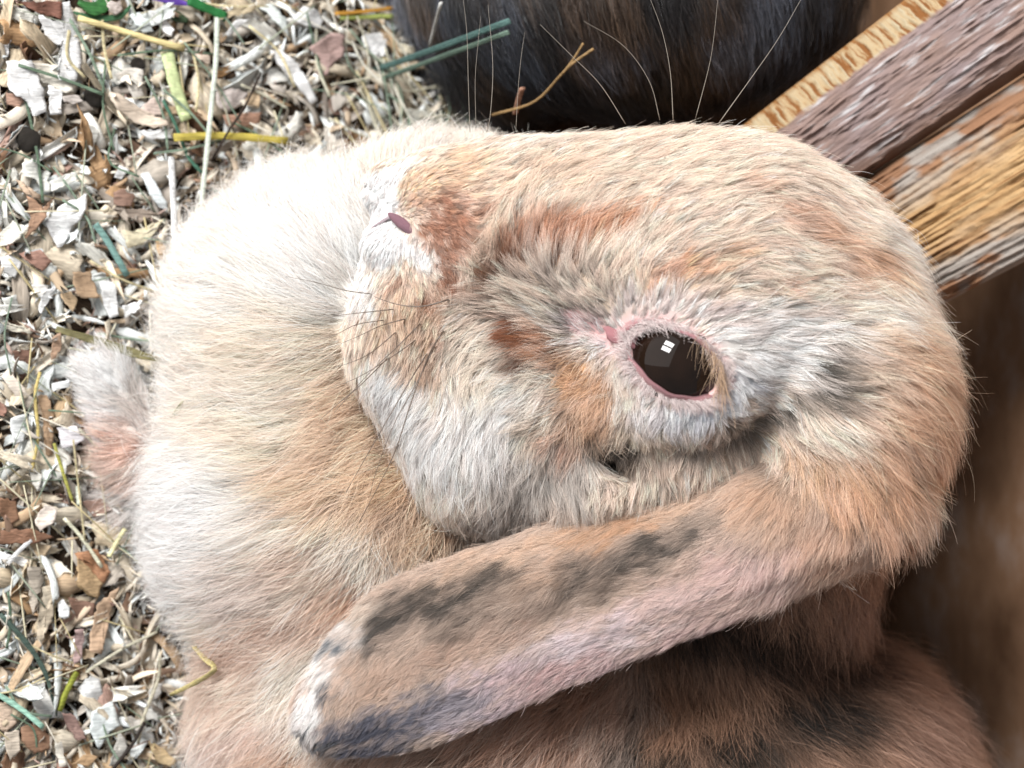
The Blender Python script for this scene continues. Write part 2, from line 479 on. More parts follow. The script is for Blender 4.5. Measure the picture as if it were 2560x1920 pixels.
# (px, py, rx, ry, turn, colour, strength)
PAINT = {
 'head': ((240, 216, 194), [
  (1500, 400, 420, 110, 0, (236, 212, 188), .8), (1200, 330, 200, 60, 0, (240, 228, 214), .7),
  (1090, 450, 130, 60, -25, (226, 190, 152), .9), (1300, 470, 160, 70, -15, (234, 206, 178), .8),
  (1960, 430, 160, 90, 30, (236, 214, 192), .8),
  (1110, 530, 60, 60, 0, BAND, .9), (1125, 600, 55, 70, 0, BAND, .85), (1120, 690, 50, 60, 0, BAND, .8), (1180, 540, 50, 45, 0, (190, 130, 95), .6),
  (1220, 620, 60, 70, 0, (232, 202, 172), .7),
  (945, 520, 62, 60, -40, (246, 246, 246), 1), (962, 475, 42, 62, 35, (246, 246, 246), 1), (985, 612, 85, 62, 10, (246, 246, 246), 1), (905, 590, 60, 50, 0, (244, 244, 244), 1),
  (960, 720, 90, 60, 0, (232, 212, 192), .9), (1020, 780, 110, 80, 0, (226, 190, 156), .85), (900, 700, 45, 80, 0, (243, 238, 232), .8),
  (1065, 745, 26, 22, 0, RUST, .7), (1110, 830, 18, 30, 0, RUST, .9), (1065, 880, 26, 30, 0, RUST, .8), (990, 715, 24, 12, 0, RUST, .5),
  (1050, 930, 120, 70, 30, (228, 196, 164), .6),
  (980, 980, 70, 90, -30, (244, 242, 240), .95), (1080, 1100, 90, 110, -35, (240, 238, 234), .9),
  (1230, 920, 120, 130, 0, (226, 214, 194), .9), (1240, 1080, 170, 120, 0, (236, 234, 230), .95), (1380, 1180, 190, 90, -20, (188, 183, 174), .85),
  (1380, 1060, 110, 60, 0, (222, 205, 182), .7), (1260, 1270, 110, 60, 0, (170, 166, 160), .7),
  (1290, 660, 75, 45, -25, (182, 120, 82), .9), (1400, 610, 75, 44, -20, (192, 130, 90), .9), (1500, 580, 70, 40, -20, (204, 142, 98), .9), (1590, 540, 60, 26, -30, (210, 152, 108), .8),
  (1250, 700, 60, 35, -20, (120, 84, 60), .6), (1420, 720, 110, 40, 35, (226, 210, 194), .75),
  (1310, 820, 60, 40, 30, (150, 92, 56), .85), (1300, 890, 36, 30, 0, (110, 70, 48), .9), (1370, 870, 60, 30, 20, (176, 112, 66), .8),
  (1450, 940, 66, 64, 20, (212, 156, 104), .85), (1490, 1020, 70, 66, 20, (212, 164, 122), .8), (1490, 825, 90, 34, 30, (232, 210, 212), .9), (1440, 1100, 60, 45, 0, (190, 130, 94), .6), (1500, 1110, 30, 60, 0, (150, 100, 70), .5),
  (1600, 1080, 130, 50, -10, (216, 196, 168), .7), (1560, 930, 50, 70, 30, (226, 214, 204), .85),
  (1700, 690, 110, 42, -20, (214, 158, 112), .9), (1640, 720, 50, 30, 0, (216, 164, 132), .7), (1790, 650, 60, 35, -20, (220, 176, 138), .6), (1940, 710, 40, 26, 0, (214, 160, 128), .6),
  (1940, 760, 45, 20, 0, (206, 160, 130), .5),
  (1620, 790, 130, 45, 5, (232, 218, 214), .9), (1910, 880, 170, 110, -10, (244, 240, 236), 1), (1780, 790, 90, 40, 20, (234, 220, 216), .8),
  (1740, 1030, 110, 45, -15, (232, 240, 250), 1), (1840, 980, 60, 50, -30, (226, 236, 246), .9),
  (1640, 1010, 70, 40, 30, (226, 224, 226), .8),
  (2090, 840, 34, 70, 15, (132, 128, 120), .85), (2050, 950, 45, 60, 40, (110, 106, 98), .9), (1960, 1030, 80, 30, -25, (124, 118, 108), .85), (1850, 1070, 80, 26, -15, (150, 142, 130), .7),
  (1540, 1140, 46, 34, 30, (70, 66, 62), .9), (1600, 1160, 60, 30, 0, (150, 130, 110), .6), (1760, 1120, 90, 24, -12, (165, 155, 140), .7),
  (1960, 520, 60, 36, 35, (206, 158, 124), .7), (2040, 560, 70, 36, 30, (214, 166, 128), .8), (2130, 640, 90, 36, 35, (220, 172, 132), .8), (1850, 470, 60, 24, 20, (214, 170, 136), .6),
  (2230, 610, 60, 110, -35, (240, 230, 216), .95), (2330, 740, 60, 90, -25, (232, 206, 176), .7),
  (2180, 800, 110, 70, 10, (240, 228, 212), .9), (2250, 900, 120, 110, 0, (222, 178, 138), .8), (2150, 940, 70, 60, 0, (220, 196, 170), .7),
  (2280, 1080, 150, 140, 0, (220, 170, 128), .85), (2120, 1180, 120, 90, 0, (212, 158, 112), .9), (2180, 1330, 120, 110, 0, (208, 160, 124), .85), (2380, 1150, 60, 160, 0, (206, 160, 130), .6),
  (2040, 1130, 80, 50, 0, (214, 170, 124), .8),
 ]),
 'ear': ((204, 178, 156), [
  (1600, 1285, 260, 40, -18, (220, 186, 152), .85), (1250, 1400, 200, 36, -22, (216, 182, 150), .8), (1540, 1320, 130, 46, -15, (208, 158, 112), .8),
  (1380, 1440, 130, 40, -15, (204, 160, 122), .6), (1960, 1230, 110, 70, -15, (214, 176, 142), .8), (2080, 1330, 110, 90, 0, (214, 172, 140), .8),
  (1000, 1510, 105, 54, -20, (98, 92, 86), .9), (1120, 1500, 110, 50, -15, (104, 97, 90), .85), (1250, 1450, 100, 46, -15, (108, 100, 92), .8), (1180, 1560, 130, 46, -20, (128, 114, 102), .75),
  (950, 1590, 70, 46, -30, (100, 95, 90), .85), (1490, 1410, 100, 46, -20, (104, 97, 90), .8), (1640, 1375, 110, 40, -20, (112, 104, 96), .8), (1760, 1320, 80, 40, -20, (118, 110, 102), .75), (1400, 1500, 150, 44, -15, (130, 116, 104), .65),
  (1560, 1440, 80, 30, -20, (104, 92, 82), .6),
  (1120, 1640, 150, 46, -22, (196, 162, 138), .7), (960, 1700, 90, 60, -30, (196, 164, 138), .7), (1330, 1590, 60, 36, -20, (150, 146, 146), .5), (1300, 1560, 120, 50, -20, (196, 160, 138), .5),
  (1850, 1450, 200, 90, -20, (226, 194, 186), .95), (1620, 1540, 200, 60, -20, (226, 200, 194), .9), (1480, 1610, 190, 60, -18, (230, 216, 220), .95), (1250, 1700, 170, 60, -20, (214, 192, 196), .9), (1420, 1670, 150, 36, -18, (214, 176, 172), .8),
  (1050, 1790, 170, 60, -15, (132, 134, 150), .95), (920, 1850, 150, 70, -5, (104, 108, 124), 1), (1250, 1790, 130, 40, -20, (196, 178, 186), .9), (1500, 1690, 200, 40, -20, (216, 186, 186), .9), (1750, 1590, 160, 40, -22, (216, 184, 180), .9), (1160, 1770, 90, 40, -20, (166, 160, 172), .7), (1100, 1720, 60, 30, -20, (140, 136, 142), .6),
  (770, 1770, 44, 90, 12, (238, 238, 236), .95), (810, 1660, 44, 70, 28, (238, 236, 232), .95), (870, 1580, 50, 50, 35, (226, 222, 216), .8), (930, 1510, 60, 24, -30, (222, 206, 186), .6),
  (850, 1610, 28, 34, 20, (120, 130, 138), .8), (815, 1730, 24, 38, 15, (110, 116, 124), .75), (780, 1860, 60, 30, 20, (110, 116, 122), .85),
 ]),
 'chest': ((240, 226, 210), [
  (700, 700, 300, 260, 0, (244, 236, 226), .9), (950, 380, 200, 60, 0, (244, 232, 218), .8), (820, 640, 140, 150, 0, (246, 242, 236), .9),
  (760, 880, 230, 90, 0, (244, 224, 202), .8), (940, 1030, 170, 120, 30, (236, 204, 170), .9), (880, 1180, 200, 130, 0, (232, 200, 166), .85), (620, 1080, 180, 80, 0, (242, 222, 200), .7), (1000, 1220, 90, 80, 0, (226, 190, 146), .8),
  (1060, 1330, 110, 60, 20, (222, 184, 142), .8), (1000, 1260, 40, 36, 0, (204, 156, 108), .6), (890, 1470, 90, 60, 0, (208, 156, 118), .8), (780, 1400, 140, 60, 0, (224, 194, 170), .6),
  (1000, 1290, 40, 40, 0, (150, 134, 120), .5), (500, 1280, 160, 180, 0, (247, 244, 242), .9), (430, 1500, 110, 130, 0, (246, 242, 240), .8),
  (650, 1450, 140, 60, -10, (206, 192, 184), .6), (760, 1560, 130, 60, -20, (204, 172, 150), .7), (560, 1700, 160, 110, 0, (226, 198, 176), .8), (640, 1850, 150, 90, 0, (216, 190, 176), .8), (480, 1850, 100, 90, 0, (222, 206, 198), .7),
  (760, 1900, 120, 80, 0, (214, 170, 132), .7), (1000, 1890, 170, 90, 0, (196, 154, 124), .9), (1300, 1850, 260, 140, 0, (188, 144, 116), 1), (1180, 1900, 80, 40, 0, (110, 98, 86), .8), (1420, 1700, 160, 90, 0, (180, 136, 108), 1), (640, 1580, 110, 50, -30, (198, 150, 122), .6), (420, 1010, 100, 200, 0, (246, 238, 230), .7),
 ]),
 'flank': ((190, 144, 112), [
  (1250, 1850, 180, 120, 0, (204, 164, 138), .8), (1150, 1790, 120, 60, -15, (196, 152, 120), .6), (1700, 1720, 200, 110, 0, (196, 140, 100), .8), (1500, 1760, 140, 110, 0, (198, 150, 120), .7),
  (1480, 1660, 70, 40, -25, (80, 72, 64), .9), (1750, 1520, 110, 60, -25, (66, 62, 58), 1), (1920, 1560, 110, 70, 10, (66, 60, 56), 1), (2080, 1620, 110, 60, 35, (88, 72, 64), .9),  # dark fur below the ear, the ear's shadow painted in with it
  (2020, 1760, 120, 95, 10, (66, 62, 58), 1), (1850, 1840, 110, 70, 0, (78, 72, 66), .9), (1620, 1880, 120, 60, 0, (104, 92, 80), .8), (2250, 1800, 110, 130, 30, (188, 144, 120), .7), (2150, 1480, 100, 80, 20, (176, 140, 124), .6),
  (1300, 1890, 60, 40, 0, (150, 134, 122), .5), (1120, 1900, 90, 30, 0, (130, 118, 104), .6),
 ]),
 'paw': ((240, 232, 226), [
  (255, 930, 60, 60, 0, (250, 250, 250), 1), (320, 1120, 60, 70, 35, (220, 168, 144), .8), (300, 1180, 70, 50, 0, (222, 190, 172), .7), (230, 1080, 40, 60, 0, (226, 230, 240), .8),
 ])}
# (px, py, dx, dy, length in units)
COMB = {
 'head': [(985, 470, .5, -.5, 24), (1040, 500, .8, -.1, 26), (1110, 560, .5, .6, 34), (1110, 680, .3, .8, 34), (960, 590, -.5, .6, 26), (930, 540, -.6, .4, 24), (1010, 640, -.1, .8, 30),
  (1200, 400, 1, -.3, 60), (1300, 330, .75, -.6, 70), (1500, 400, 1, -.35, 85), (1700, 310, .8, -.5, 80), (1500, 300, .75, -.6, 75), (1800, 400, 1, .1, 95), (1650, 480, 1, -.3, 100), (1400, 500, .8, -.55, 105),
  (1300, 560, .6, -.75, 105), (1380, 650, .4, -.85, 125), (1250, 650, .1, -.9, 95), (1500, 640, .5, -.8, 115), (1350, 750, -.8, -.5, 115), (1250, 740, -.9, -.15, 100), (1180, 800, -.6, .7, 90),
  (1150, 950, -.1, 1, 90), (1350, 850, -.9, .1, 100), (1350, 930, -.85, .3, 95), (1450, 940, -.5, .7, 70), (1470, 1030, -.5, .7, 75), (1400, 1000, -.8, .5, 85), (1000, 750, -.2, .9, 50), (930, 700, -.5, .7, 42), (1060, 830, -.2, 1, 60),
  (1000, 950, -.35, .95, 80), (1100, 1100, -.35, .95, 105), (1250, 1150, -.05, 1, 120), (1400, 1150, .1, 1, 115), (1450, 1080, -.1, 1, 100), (1480, 770, -.6, -.75, 75), (1600, 745, .05, -1, 62),
  (1760, 770, .75, -.5, 62), (1650, 640, .8, -.55, 95), (1800, 620, 1, -.25, 100), (1900, 860, 1, .05, 90), (1950, 720, 1, -.05, 105), (1860, 980, .8, .55, 75), (1730, 1040, .1, 1, 62), (1580, 1020, -.5, .85, 62),
  (1650, 1110, .2, 1, 70), (2000, 560, .95, .35, 110), (2100, 480, .8, .5, 90), (2200, 680, .9, .35, 140), (2100, 850, 1, .1, 120), (2050, 950, .9, .3, 100), (2300, 850, .9, .4, 165), (2380, 1000, .75, .7, 180),
  (2000, 1060, .9, .35, 110), (2150, 1150, .5, .85, 165), (2250, 1200, .6, .8, 180), (2110, 1330, .15, 1, 165), (2030, 1180, 0.1, 1, 115), (2000, 1420, -.1, 1, 130), (2300, 1350, .5, .85, 180)],
 'ear': [(1950, 1230, -.5, .75, 80), (1980, 1400, -.4, .85, 70), (1800, 1320, -.85, .5, 52), (1600, 1350, -.92, .4, 48), (1300, 1450, -.92, .4, 48), (1050, 1560, -.9, .45, 46), (850, 1640, -.75, .65, 36), (770, 1780, -.4, .9, 30), (900, 1840, -.85, .5, 30),
  (1200, 1700, -.85, .5, 34), (1500, 1600, -.88, .45, 36), (1750, 1500, -.85, .5, 44), (1300, 1580, -.8, .58, 48)],
 'chest': [(950, 370, .15, -1, 120), (1100, 340, .3, -.95, 110), (700, 450, -.4, -.9, 150), (500, 600, -.9, -.45, 165), (420, 800, -1, -.15, 175), (370, 1100, -1, .1, 180), (800, 650, -.6, -.65, 140), (700, 900, -.95, -.1, 160), (900, 950, -.9, .3, 130),
  (900, 1180, -.9, .4, 140), (600, 1250, -1, .15, 175), (980, 1300, -.5, .7, 120), (1060, 1380, -.6, .5, 120), (400, 1500, -.95, .25, 175), (700, 1500, -.9, .35, 160), (480, 1800, -.7, .7, 165), (800, 1750, -.6, .7, 150), (640, 1650, -.85, .5, 160)],
 'flank': [(1100, 1850, -.1, 1, 150), (1500, 1720, 0, 1, 150), (1900, 1580, .3, .95, 165), (2200, 1650, .6, .8, 170), (1700, 1500, .1, 1, 150), (2400, 1850, .75, .65, 170), (1700, 1850, .1, 1, 150)],
 'paw': [(270, 900, -.4, -.9, 70), (240, 1000, -.8, -.5, 85), (330, 1060, -.7, -.2, 90), (330, 1200, -.8, .5, 90)],
}
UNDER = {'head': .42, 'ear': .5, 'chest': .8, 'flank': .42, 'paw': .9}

def paint(region, px, py, p3):
    base, blobs = PAINT[region]
    n1 = (fbm(p3 / 60.0 + 3) - .5) * 90
    n2 = (fbm(p3 / 60.0 + 31) - .5) * 90
    c = np.tile(lin(base), (len(px), 1))
    x, y = px + n1, py + n2
    # locks of one colour reach into the next: fine break-up of every patch border
    if region == 'ear':
        al, ac = (px * -.92 + py * .4), (px * .4 + py * .92)
        fine = fbm(np.stack([al / 34.0, ac / 9.0, al * 0], -1), 3)
        x = x + (fbm(p3 / 14.0 + 5) - .5) * 70; y = y + (fbm(p3 / 14.0 + 55) - .5) * 60
    else:
        fine = fbm(p3 / 13.0 + 77, 3)
        x = x + (fbm(p3 / 18.0 + 5) - .5) * 50; y = y + (fbm(p3 / 18.0 + 55) - .5) * 50
    brk = np.clip(.82 + (fine - .5) * 2.2, 0.45, 1.15) if region == 'ear' else np.clip(.95 + (fine - .5) * 2.0, 0.5, 1.2)
    for bx, by, rx, ry, a, cc, st in blobs:
        a = math.radians(a); dx, dy = x - bx, y - by
        u = (math.cos(a) * dx + math.sin(a) * dy) / rx; v = (-math.sin(a) * dx + math.cos(a) * dy) / ry
        w = np.minimum(st * 1.1, 1) * np.clip(1.45 - np.sqrt(u * u + v * v), 0, 1)
        w = np.clip(w * w * (3 - 2 * w) * (brk if max(cc) < 236 else 1), 0, 1)
        c = c * (1 - w[:, None]) + lin(cc) * w[:, None]
    return c

def comb(region, px, py):
    T = np.array(COMB[region], float)
    d2 = (px[:, None] - T[:, 0]) ** 2 + (py[:, None] - T[:, 1]) ** 2
    w = 1.0 / (d2 + 900) ** 1.6
    w /= w.sum(1, keepdims=True)
    return w @ T[:, 2:4], w @ T[:, 4]

def regions_of(p):
    f32 = p.astype(np.float32)
    ds = np.stack([head_sdf(f32), ear_sdf(f32) - 3, chest_sdf(f32), flank_sdf(f32), paw_sdf(f32)], 1)
    return ds.argmin(1)
RNAMES = ['head', 'ear', 'chest', 'flank', 'paw']

def eye_dist(px, py):
    a = math.radians(E_T); dx, dy = px - E_C[0], py - E_C[1]
    u = math.cos(a) * dx + math.sin(a) * dy; v = -math.sin(a) * dx + math.cos(a) * dy
    return np.sqrt((u / E_A) ** 2 + (v / E_B) ** 2)

def coat(p):
    px, py = proj(p)
    r = regions_of(p)
    c = np.zeros((len(p), 3))
    for i, nm in enumerate(RNAMES):
        m = r == i
        if m.any(): c[m] = paint(nm, px[m], py[m], p[m])
    m = (r == 2) | (r == 3)
    if m.any():
        f32 = p[m].astype(np.float32)
        w = np.clip(.5 + (chest_sdf(f32) - flank_sdf(f32)) / 190 + (fbm(p[m] / 50.0 + 9) - .5) * .9, 0, 1)[:, None]
        c[m] = paint('chest', px[m], py[m], p[m]) * (1 - w) + paint('flank', px[m], py[m], p[m]) * w
    return c, r, px, py

rabbit = bpy.data.objects.new('rabbit', None)
rb0 = to_world(P(1400, 1100, -1100)); rb0[2] = 0
rabbit.location = rb0; col.objects.link(rabbit)
tag(rabbit, 'cream and tan rabbit with a folded-down ear, crouched on wood shavings', 'rabbit')

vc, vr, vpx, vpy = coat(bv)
ed = eye_dist(vpx, vpy)
hd = (vr == 0)
def corner_dist(px, py):
    a, b = np.array([1600.0, 868]), np.array([1440.0, 795])
    t = np.clip(((px - a[0]) * (b - a)[0] + (py - a[1]) * (b - a)[1]) / ((b - a) @ (b - a)), 0, 1)
    return np.hypot(px - a[0] - t * (b - a)[0], py - a[1] - t * (b - a)[1])
wpk = np.maximum(np.clip((1.6 - ed) / .4, 0, 1), np.clip((44 - corner_dist(vpx, vpy)) / 20, 0, 1)) * hd
vc = vc * np.where(vr == 1, .62, .55)[:, None]
vc = vc * (1 - wpk[:, None]) + lin((206, 168, 166)) * wpk[:, None]
body = new_mesh('body', to_world(bv), bf[:, ::-1], M_skin, rabbit, rb0, colors=vc)
body['label'] = 'body of the cream and tan rabbit under its fur'

# ------------------------------------------------------------------ hair
def hair_object(name, strands, colors, radius, mat, parent, loc, tip=0.25):
    """strands (N,K,3) world, colors (N,K,3), radius (N,)"""
    N, K = strands.shape[:2]
    hc = bpy.data.hair_curves.new(name)
    hc.add_curves([K] * N)
    hc.points.foreach_set('position', (strands - np.asarray(loc)).astype(np.float32).ravel())
    rad = radius[:, None] * np.linspace(1, tip, K)[None] ** 1.0
    at = hc.attributes.get('radius') or hc.attributes.new('radius', 'FLOAT', 'POINT')
    at.data.foreach_set('value', rad.astype(np.float32).ravel())
    ca = hc.attributes.new('col', 'FLOAT_COLOR', 'POINT')
    c = np.ones((N, K, 4), np.float32); c[..., :3] = np.clip(colors, 0.002, 0.97)
    ca.data.foreach_set('color', c.ravel())
    hc.materials.append(mat)
    o = bpy.data.objects.new(name, hc); col.objects.link(o)
    o.location = loc if parent is None else np.asarray(loc) - np.asarray(parent.location)
    if parent is not None: o.parent = parent
    return o

def sample(verts, faces, n, weight=None):
    tri = np.concatenate([faces[:, [0, 1, 2]], faces[:, [0, 2, 3]]])
    a, b, c = verts[tri[:, 0]], verts[tri[:, 1]], verts[tri[:, 2]]
    ar = np.linalg.norm(np.cross(b - a, c - a), axis=1)
    if weight is not None: ar = ar * weight[tri].mean(1)
    cdf = np.cumsum(ar); cdf /= cdf[-1]
    i = np.searchsorted(cdf, RNG.random(n))
    u, v = RNG.random(n), RNG.random(n)
    fl = u + v > 1; u[fl], v[fl] = 1 - u[fl], 1 - v[fl]
    return a[i] + u[:, None] * (b - a)[i] + v[:, None] * (c - a)[i]

def grow(root, nor, tdir, L, lift, color, under, per, spread, clump, frizz, K=6, lenj=.35, cj=.10):
    """clumps of hair: root/nor/tdir (C,3), L/lift (C,), per strands each; all in working units"""
    C = len(root)
    t = tdir - (tdir * nor).sum(1, keepdims=True) * nor
    t = nrm(t)
    d0 = nrm(t * (1 - lift[:, None]) + nor * lift[:, None] * 1.3)
    d1 = nrm(t + nor * (0.10 * lift[:, None]))
    i = np.repeat(np.arange(C), per)
    n = len(i)
    b = nrm(np.cross(nor, t))
    ang = RNG.random(n) * 2 * np.pi; rr = np.sqrt(RNG.random(n)) * spread[i]
    off = t[i] * (np.cos(ang) * rr)[:, None] + b[i] * (np.sin(ang) * rr)[:, None]
    f = 1 - lenj * RNG.random(n)
    s = np.linspace(0, 1, K)[None] * f[:, None]
    Lm = L[i][:, None]
    cen = (d0[i][:, None] * ((s - s * s / 2) * Lm)[..., None] + d1[i][:, None] * ((s * s / 2) * Lm)[..., None])
    pos = root[i][:, None] + cen + off[:, None] * (1 - clump[i][:, None] * s ** 1.2)[..., None]
    fz = RNG.normal(size=(n, 3)) * frizz[i][:, None]
    fz2 = RNG.normal(size=(n, 3)) * frizz[i][:, None]
    pos = pos + (fz[:, None] * (s ** 1.5)[..., None] + fz2[:, None] * (np.sin(s * np.pi) * .6)[..., None]) * Lm[..., None]
    j = (1 + RNG.normal(size=(n, 1, 1)) * cj)
    k = np.linspace(0, 1, K)[None, :, None]
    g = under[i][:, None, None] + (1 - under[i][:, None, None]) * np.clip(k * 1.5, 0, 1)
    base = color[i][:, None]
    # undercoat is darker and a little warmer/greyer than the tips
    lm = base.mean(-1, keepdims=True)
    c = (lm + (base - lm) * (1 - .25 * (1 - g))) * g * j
    return pos, np.clip(c, 0.003, .95)

def grad_body(p): return grad(body_sdf, p)

# how much fur: dense where the animal faces the open side, thinner beneath
vn = np.zeros_like(bv)
tri = np.concatenate([bf[:, [0, 1, 2]], bf[:, [0, 2, 3]]])
fn = np.cross(bv[tri[:, 1]] - bv[tri[:, 0]], bv[tri[:, 2]] - bv[tri[:, 0]])
for k in range(3): np.add.at(vn, tri[:, k], fn)
vn = nrm(vn)
if (vn * (bv - bv.mean(0))).sum() < 0: vn = -vn
wv = np.clip((vn[:, 2] + 0.45) / 0.5, 0.05, 1)
spx, spy = vpx, vpy
wv *= np.where((spx > -100) & (spx < 2700) & (spy > -100) & (spy < 2120), 1, 0.12)
wv *= np.where(bv[:, 2] < -900, 0.35, 1)
wv *= np.where(vr == 1, 3.2, 1.0) * np.where(vr == 0, 1.25, 1.0)
wv *= np.where((vr == 0) & (spx < 1160) & (spy < 760), 2.6, 1.0)
NCL = 63000
PER = 7
roots = sample(bv, bf, NCL, wv)
nor = grad_body(roots)
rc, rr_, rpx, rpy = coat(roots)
red = eye_dist(rpx, rpy)
keep = ~((rr_ == 0) & (red < 1.09))
keep &= ~((rr_ == 0) & (corner_dist(rpx, rpy) < 20) & (RNG.random(len(rpx)) < .6))
# bare skin of the nostril
keep &= ~((rr_ == 0) & (np.abs((rpx - 1018) * .6 - (rpy - 566) * .9) < 8) & (rpx > 968) & (rpx < 1066) & (np.abs((rpx - 1018) * .8 + (rpy - 566) * .55) < 52) & (nor[:, 2] > -.3))
roots, nor, rc, rr_, rpx, rpy, red = [a[keep] for a in (roots, nor, rc, rr_, rpx, rpy, red)]
C = len(roots)
td = np.zeros((C, 3)); L = np.zeros(C)
for i, nm in enumerate(RNAMES):
    m = rr_ == i
    d, l = comb(nm, rpx[m], rpy[m])
    td[m, :2] = d; L[m] = l
m = (rr_ == 2) | (rr_ == 3)
f32 = roots[m].astype(np.float32)
w = np.clip(.5 + (chest_sdf(f32) - flank_sdf(f32)) / 190, 0, 1)[:, None]
d1_, l1_ = comb('chest', rpx[m], rpy[m]); d2_, l2_ = comb('flank', rpx[m], rpy[m])
td[m, :2] = d1_ * (1 - w) + d2_ * w; L[m] = l1_ * (1 - w[:, 0]) + l2_ * w[:, 0]
# swirls and locks: turn the combing a little by a smooth noise, more where the fur is matted
turn = (fbm(roots / 45.0 + 11) - .5) * 1.5 + RNG.normal(size=C) * .16
mat_ = np.exp(-(((rpx - 1440) / 150) ** 2 + ((rpy - 970) / 130) ** 2)) + np.exp(-(((rpx - 1000) / 130) ** 2 + ((rpy - 1310) / 110) ** 2)) \
     + .8 * np.exp(-(((rpx - 1110) / 60) ** 2 + ((rpy - 640) / 120) ** 2)) * (rr_ == 0)
turn *= 1 + 1.3 * mat_
ct, st = np.cos(turn), np.sin(turn)
td[:, 0], td[:, 1] = ct * td[:, 0] - st * td[:, 1], st * td[:, 0] + ct * td[:, 1]
td = nrm(td)
L *= RNG.uniform(.75, 1.15, C) * np.where(rr_ == 1, 1.2, 1)
L *= np.where((rr_ == 0) & (rpx < 2000), .86, 1)
near_eye = np.clip((red - 1.08) / 1.0, 0, 1); L *= np.where(rr_ == 0, .34 + .66 * near_eye, 1)
lift = np.select([rr_ == 0, rr_ == 1, rr_ == 2, rr_ == 3], [.20, .10, .34, .30], .32) + RNG.normal(size=C) * .05
lift += .12 * ((rr_ == 0) & (rpx > 2080))
clump = np.select([rr_ == 0, rr_ == 1, rr_ == 2], [.78, .45, .5], .7) + RNG.normal(size=C) * .12
clump = np.clip(clump + .1 * mat_, 0, .95)
spread = np.select([rr_ == 0, rr_ == 1, rr_ == 2], [10.0, 9.0, 15.0], 13.0) * RNG.uniform(.7, 1.4, C)
short = np.clip(L / 60, .45, 1); spread *= short
frizz = np.select([rr_ == 0, rr_ == 1, rr_ == 2], [.05, .05, .10], .08) + .10 * np.clip(mat_, 0, 1)
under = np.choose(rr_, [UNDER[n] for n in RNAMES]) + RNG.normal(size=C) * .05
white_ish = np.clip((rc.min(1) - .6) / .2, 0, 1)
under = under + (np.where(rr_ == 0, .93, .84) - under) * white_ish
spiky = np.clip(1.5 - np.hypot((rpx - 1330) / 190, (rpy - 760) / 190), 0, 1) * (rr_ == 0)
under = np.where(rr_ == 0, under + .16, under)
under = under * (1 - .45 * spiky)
spread = spread * (1 + .55 * spiky); clump = np.clip(clump + .2 * spiky, 0, .97); lift = lift + .10 * spiky
cl_j = np.exp(RNG.normal(size=(C, 1)) * np.where(rr_ == 1, .05, .12)[:, None])
# agouti ticking: scattered darker and paler locks
tk = RNG.random((C, 1))
cl_j *= np.where(tk < .10, .62, np.where(tk > .9, 1.2, 1.0)) ** np.select([rr_ == 2, rr_ == 1], [.35, .22], 1.0)[:, None]
lum = rc @ np.array([.3, .59, .11])
rc = rc ** np.interp(lum, [.08, .40], [1.08, .74])[:, None]
lum = (rc @ np.array([.3, .59, .11]))[:, None]
rc = (lum + (rc - lum) * .80) * np.array([1.035, .985, .975])
rc = rc * np.where(rr_ == 3, .80, 1.0)[:, None]
rc = np.clip(rc * cl_j, 0.004, .90)
NAMES = {0: 'head_fur', 1: 'ear_fur', 2: 'chest_fur', 3: 'flank_fur', 4: 'paw_fur'}
for i in range(5):
    m = rr_ == i
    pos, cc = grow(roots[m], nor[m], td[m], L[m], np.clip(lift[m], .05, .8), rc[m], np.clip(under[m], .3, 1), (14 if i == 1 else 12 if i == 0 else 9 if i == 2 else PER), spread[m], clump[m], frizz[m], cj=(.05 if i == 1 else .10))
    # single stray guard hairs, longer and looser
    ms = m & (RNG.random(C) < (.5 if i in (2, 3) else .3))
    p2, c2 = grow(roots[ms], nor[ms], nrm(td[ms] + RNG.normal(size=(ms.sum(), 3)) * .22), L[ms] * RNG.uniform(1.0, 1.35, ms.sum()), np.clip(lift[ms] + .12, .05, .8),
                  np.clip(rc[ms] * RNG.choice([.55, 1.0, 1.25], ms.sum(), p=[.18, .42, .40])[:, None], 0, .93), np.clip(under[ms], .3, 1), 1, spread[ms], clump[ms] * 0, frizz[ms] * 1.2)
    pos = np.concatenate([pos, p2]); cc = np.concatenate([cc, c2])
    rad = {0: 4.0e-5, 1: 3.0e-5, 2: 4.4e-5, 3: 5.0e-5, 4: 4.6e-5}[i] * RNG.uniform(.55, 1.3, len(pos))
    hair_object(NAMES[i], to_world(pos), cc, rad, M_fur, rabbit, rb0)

# ------------------------------------------------------------------ eye
a_ = math.radians(E_T)
def eye_pt(u, v):           # offset in the eye's own axes -> px, py
    return E_C[0] + math.cos(a_) * u - math.sin(a_) * v, E_C[1] + math.sin(a_) * u + math.cos(a_) * v
ER, EDEEP = 121.0, 91.0
ec = P(*E_C, _ez - EDEEP)
nu, nv = 48, 28
vs_, fs_ = [], []
for i in range(nv + 1):
    th = math.pi * i / nv
    for j in range(nu):
        ph = 2 * math.pi * j / nu
        vs_.append(ec + ER * np.array([math.sin(th) * math.cos(ph), math.sin(th) * math.sin(ph), math.cos(th)]) * [1, 1, 1.0])
for i in range(nv):
    for j in range(nu):
        fs_.append((i * nu + j, i * nu + (j + 1) % nu, (i + 1) * nu + (j + 1) % nu, (i + 1) * nu + j))
eye = new_mesh('eye', to_world(np.array(vs_)), fs_, M_eye, rabbit, rb0)
eye['label'] = 'dark brown glossy eye with a window reflection'
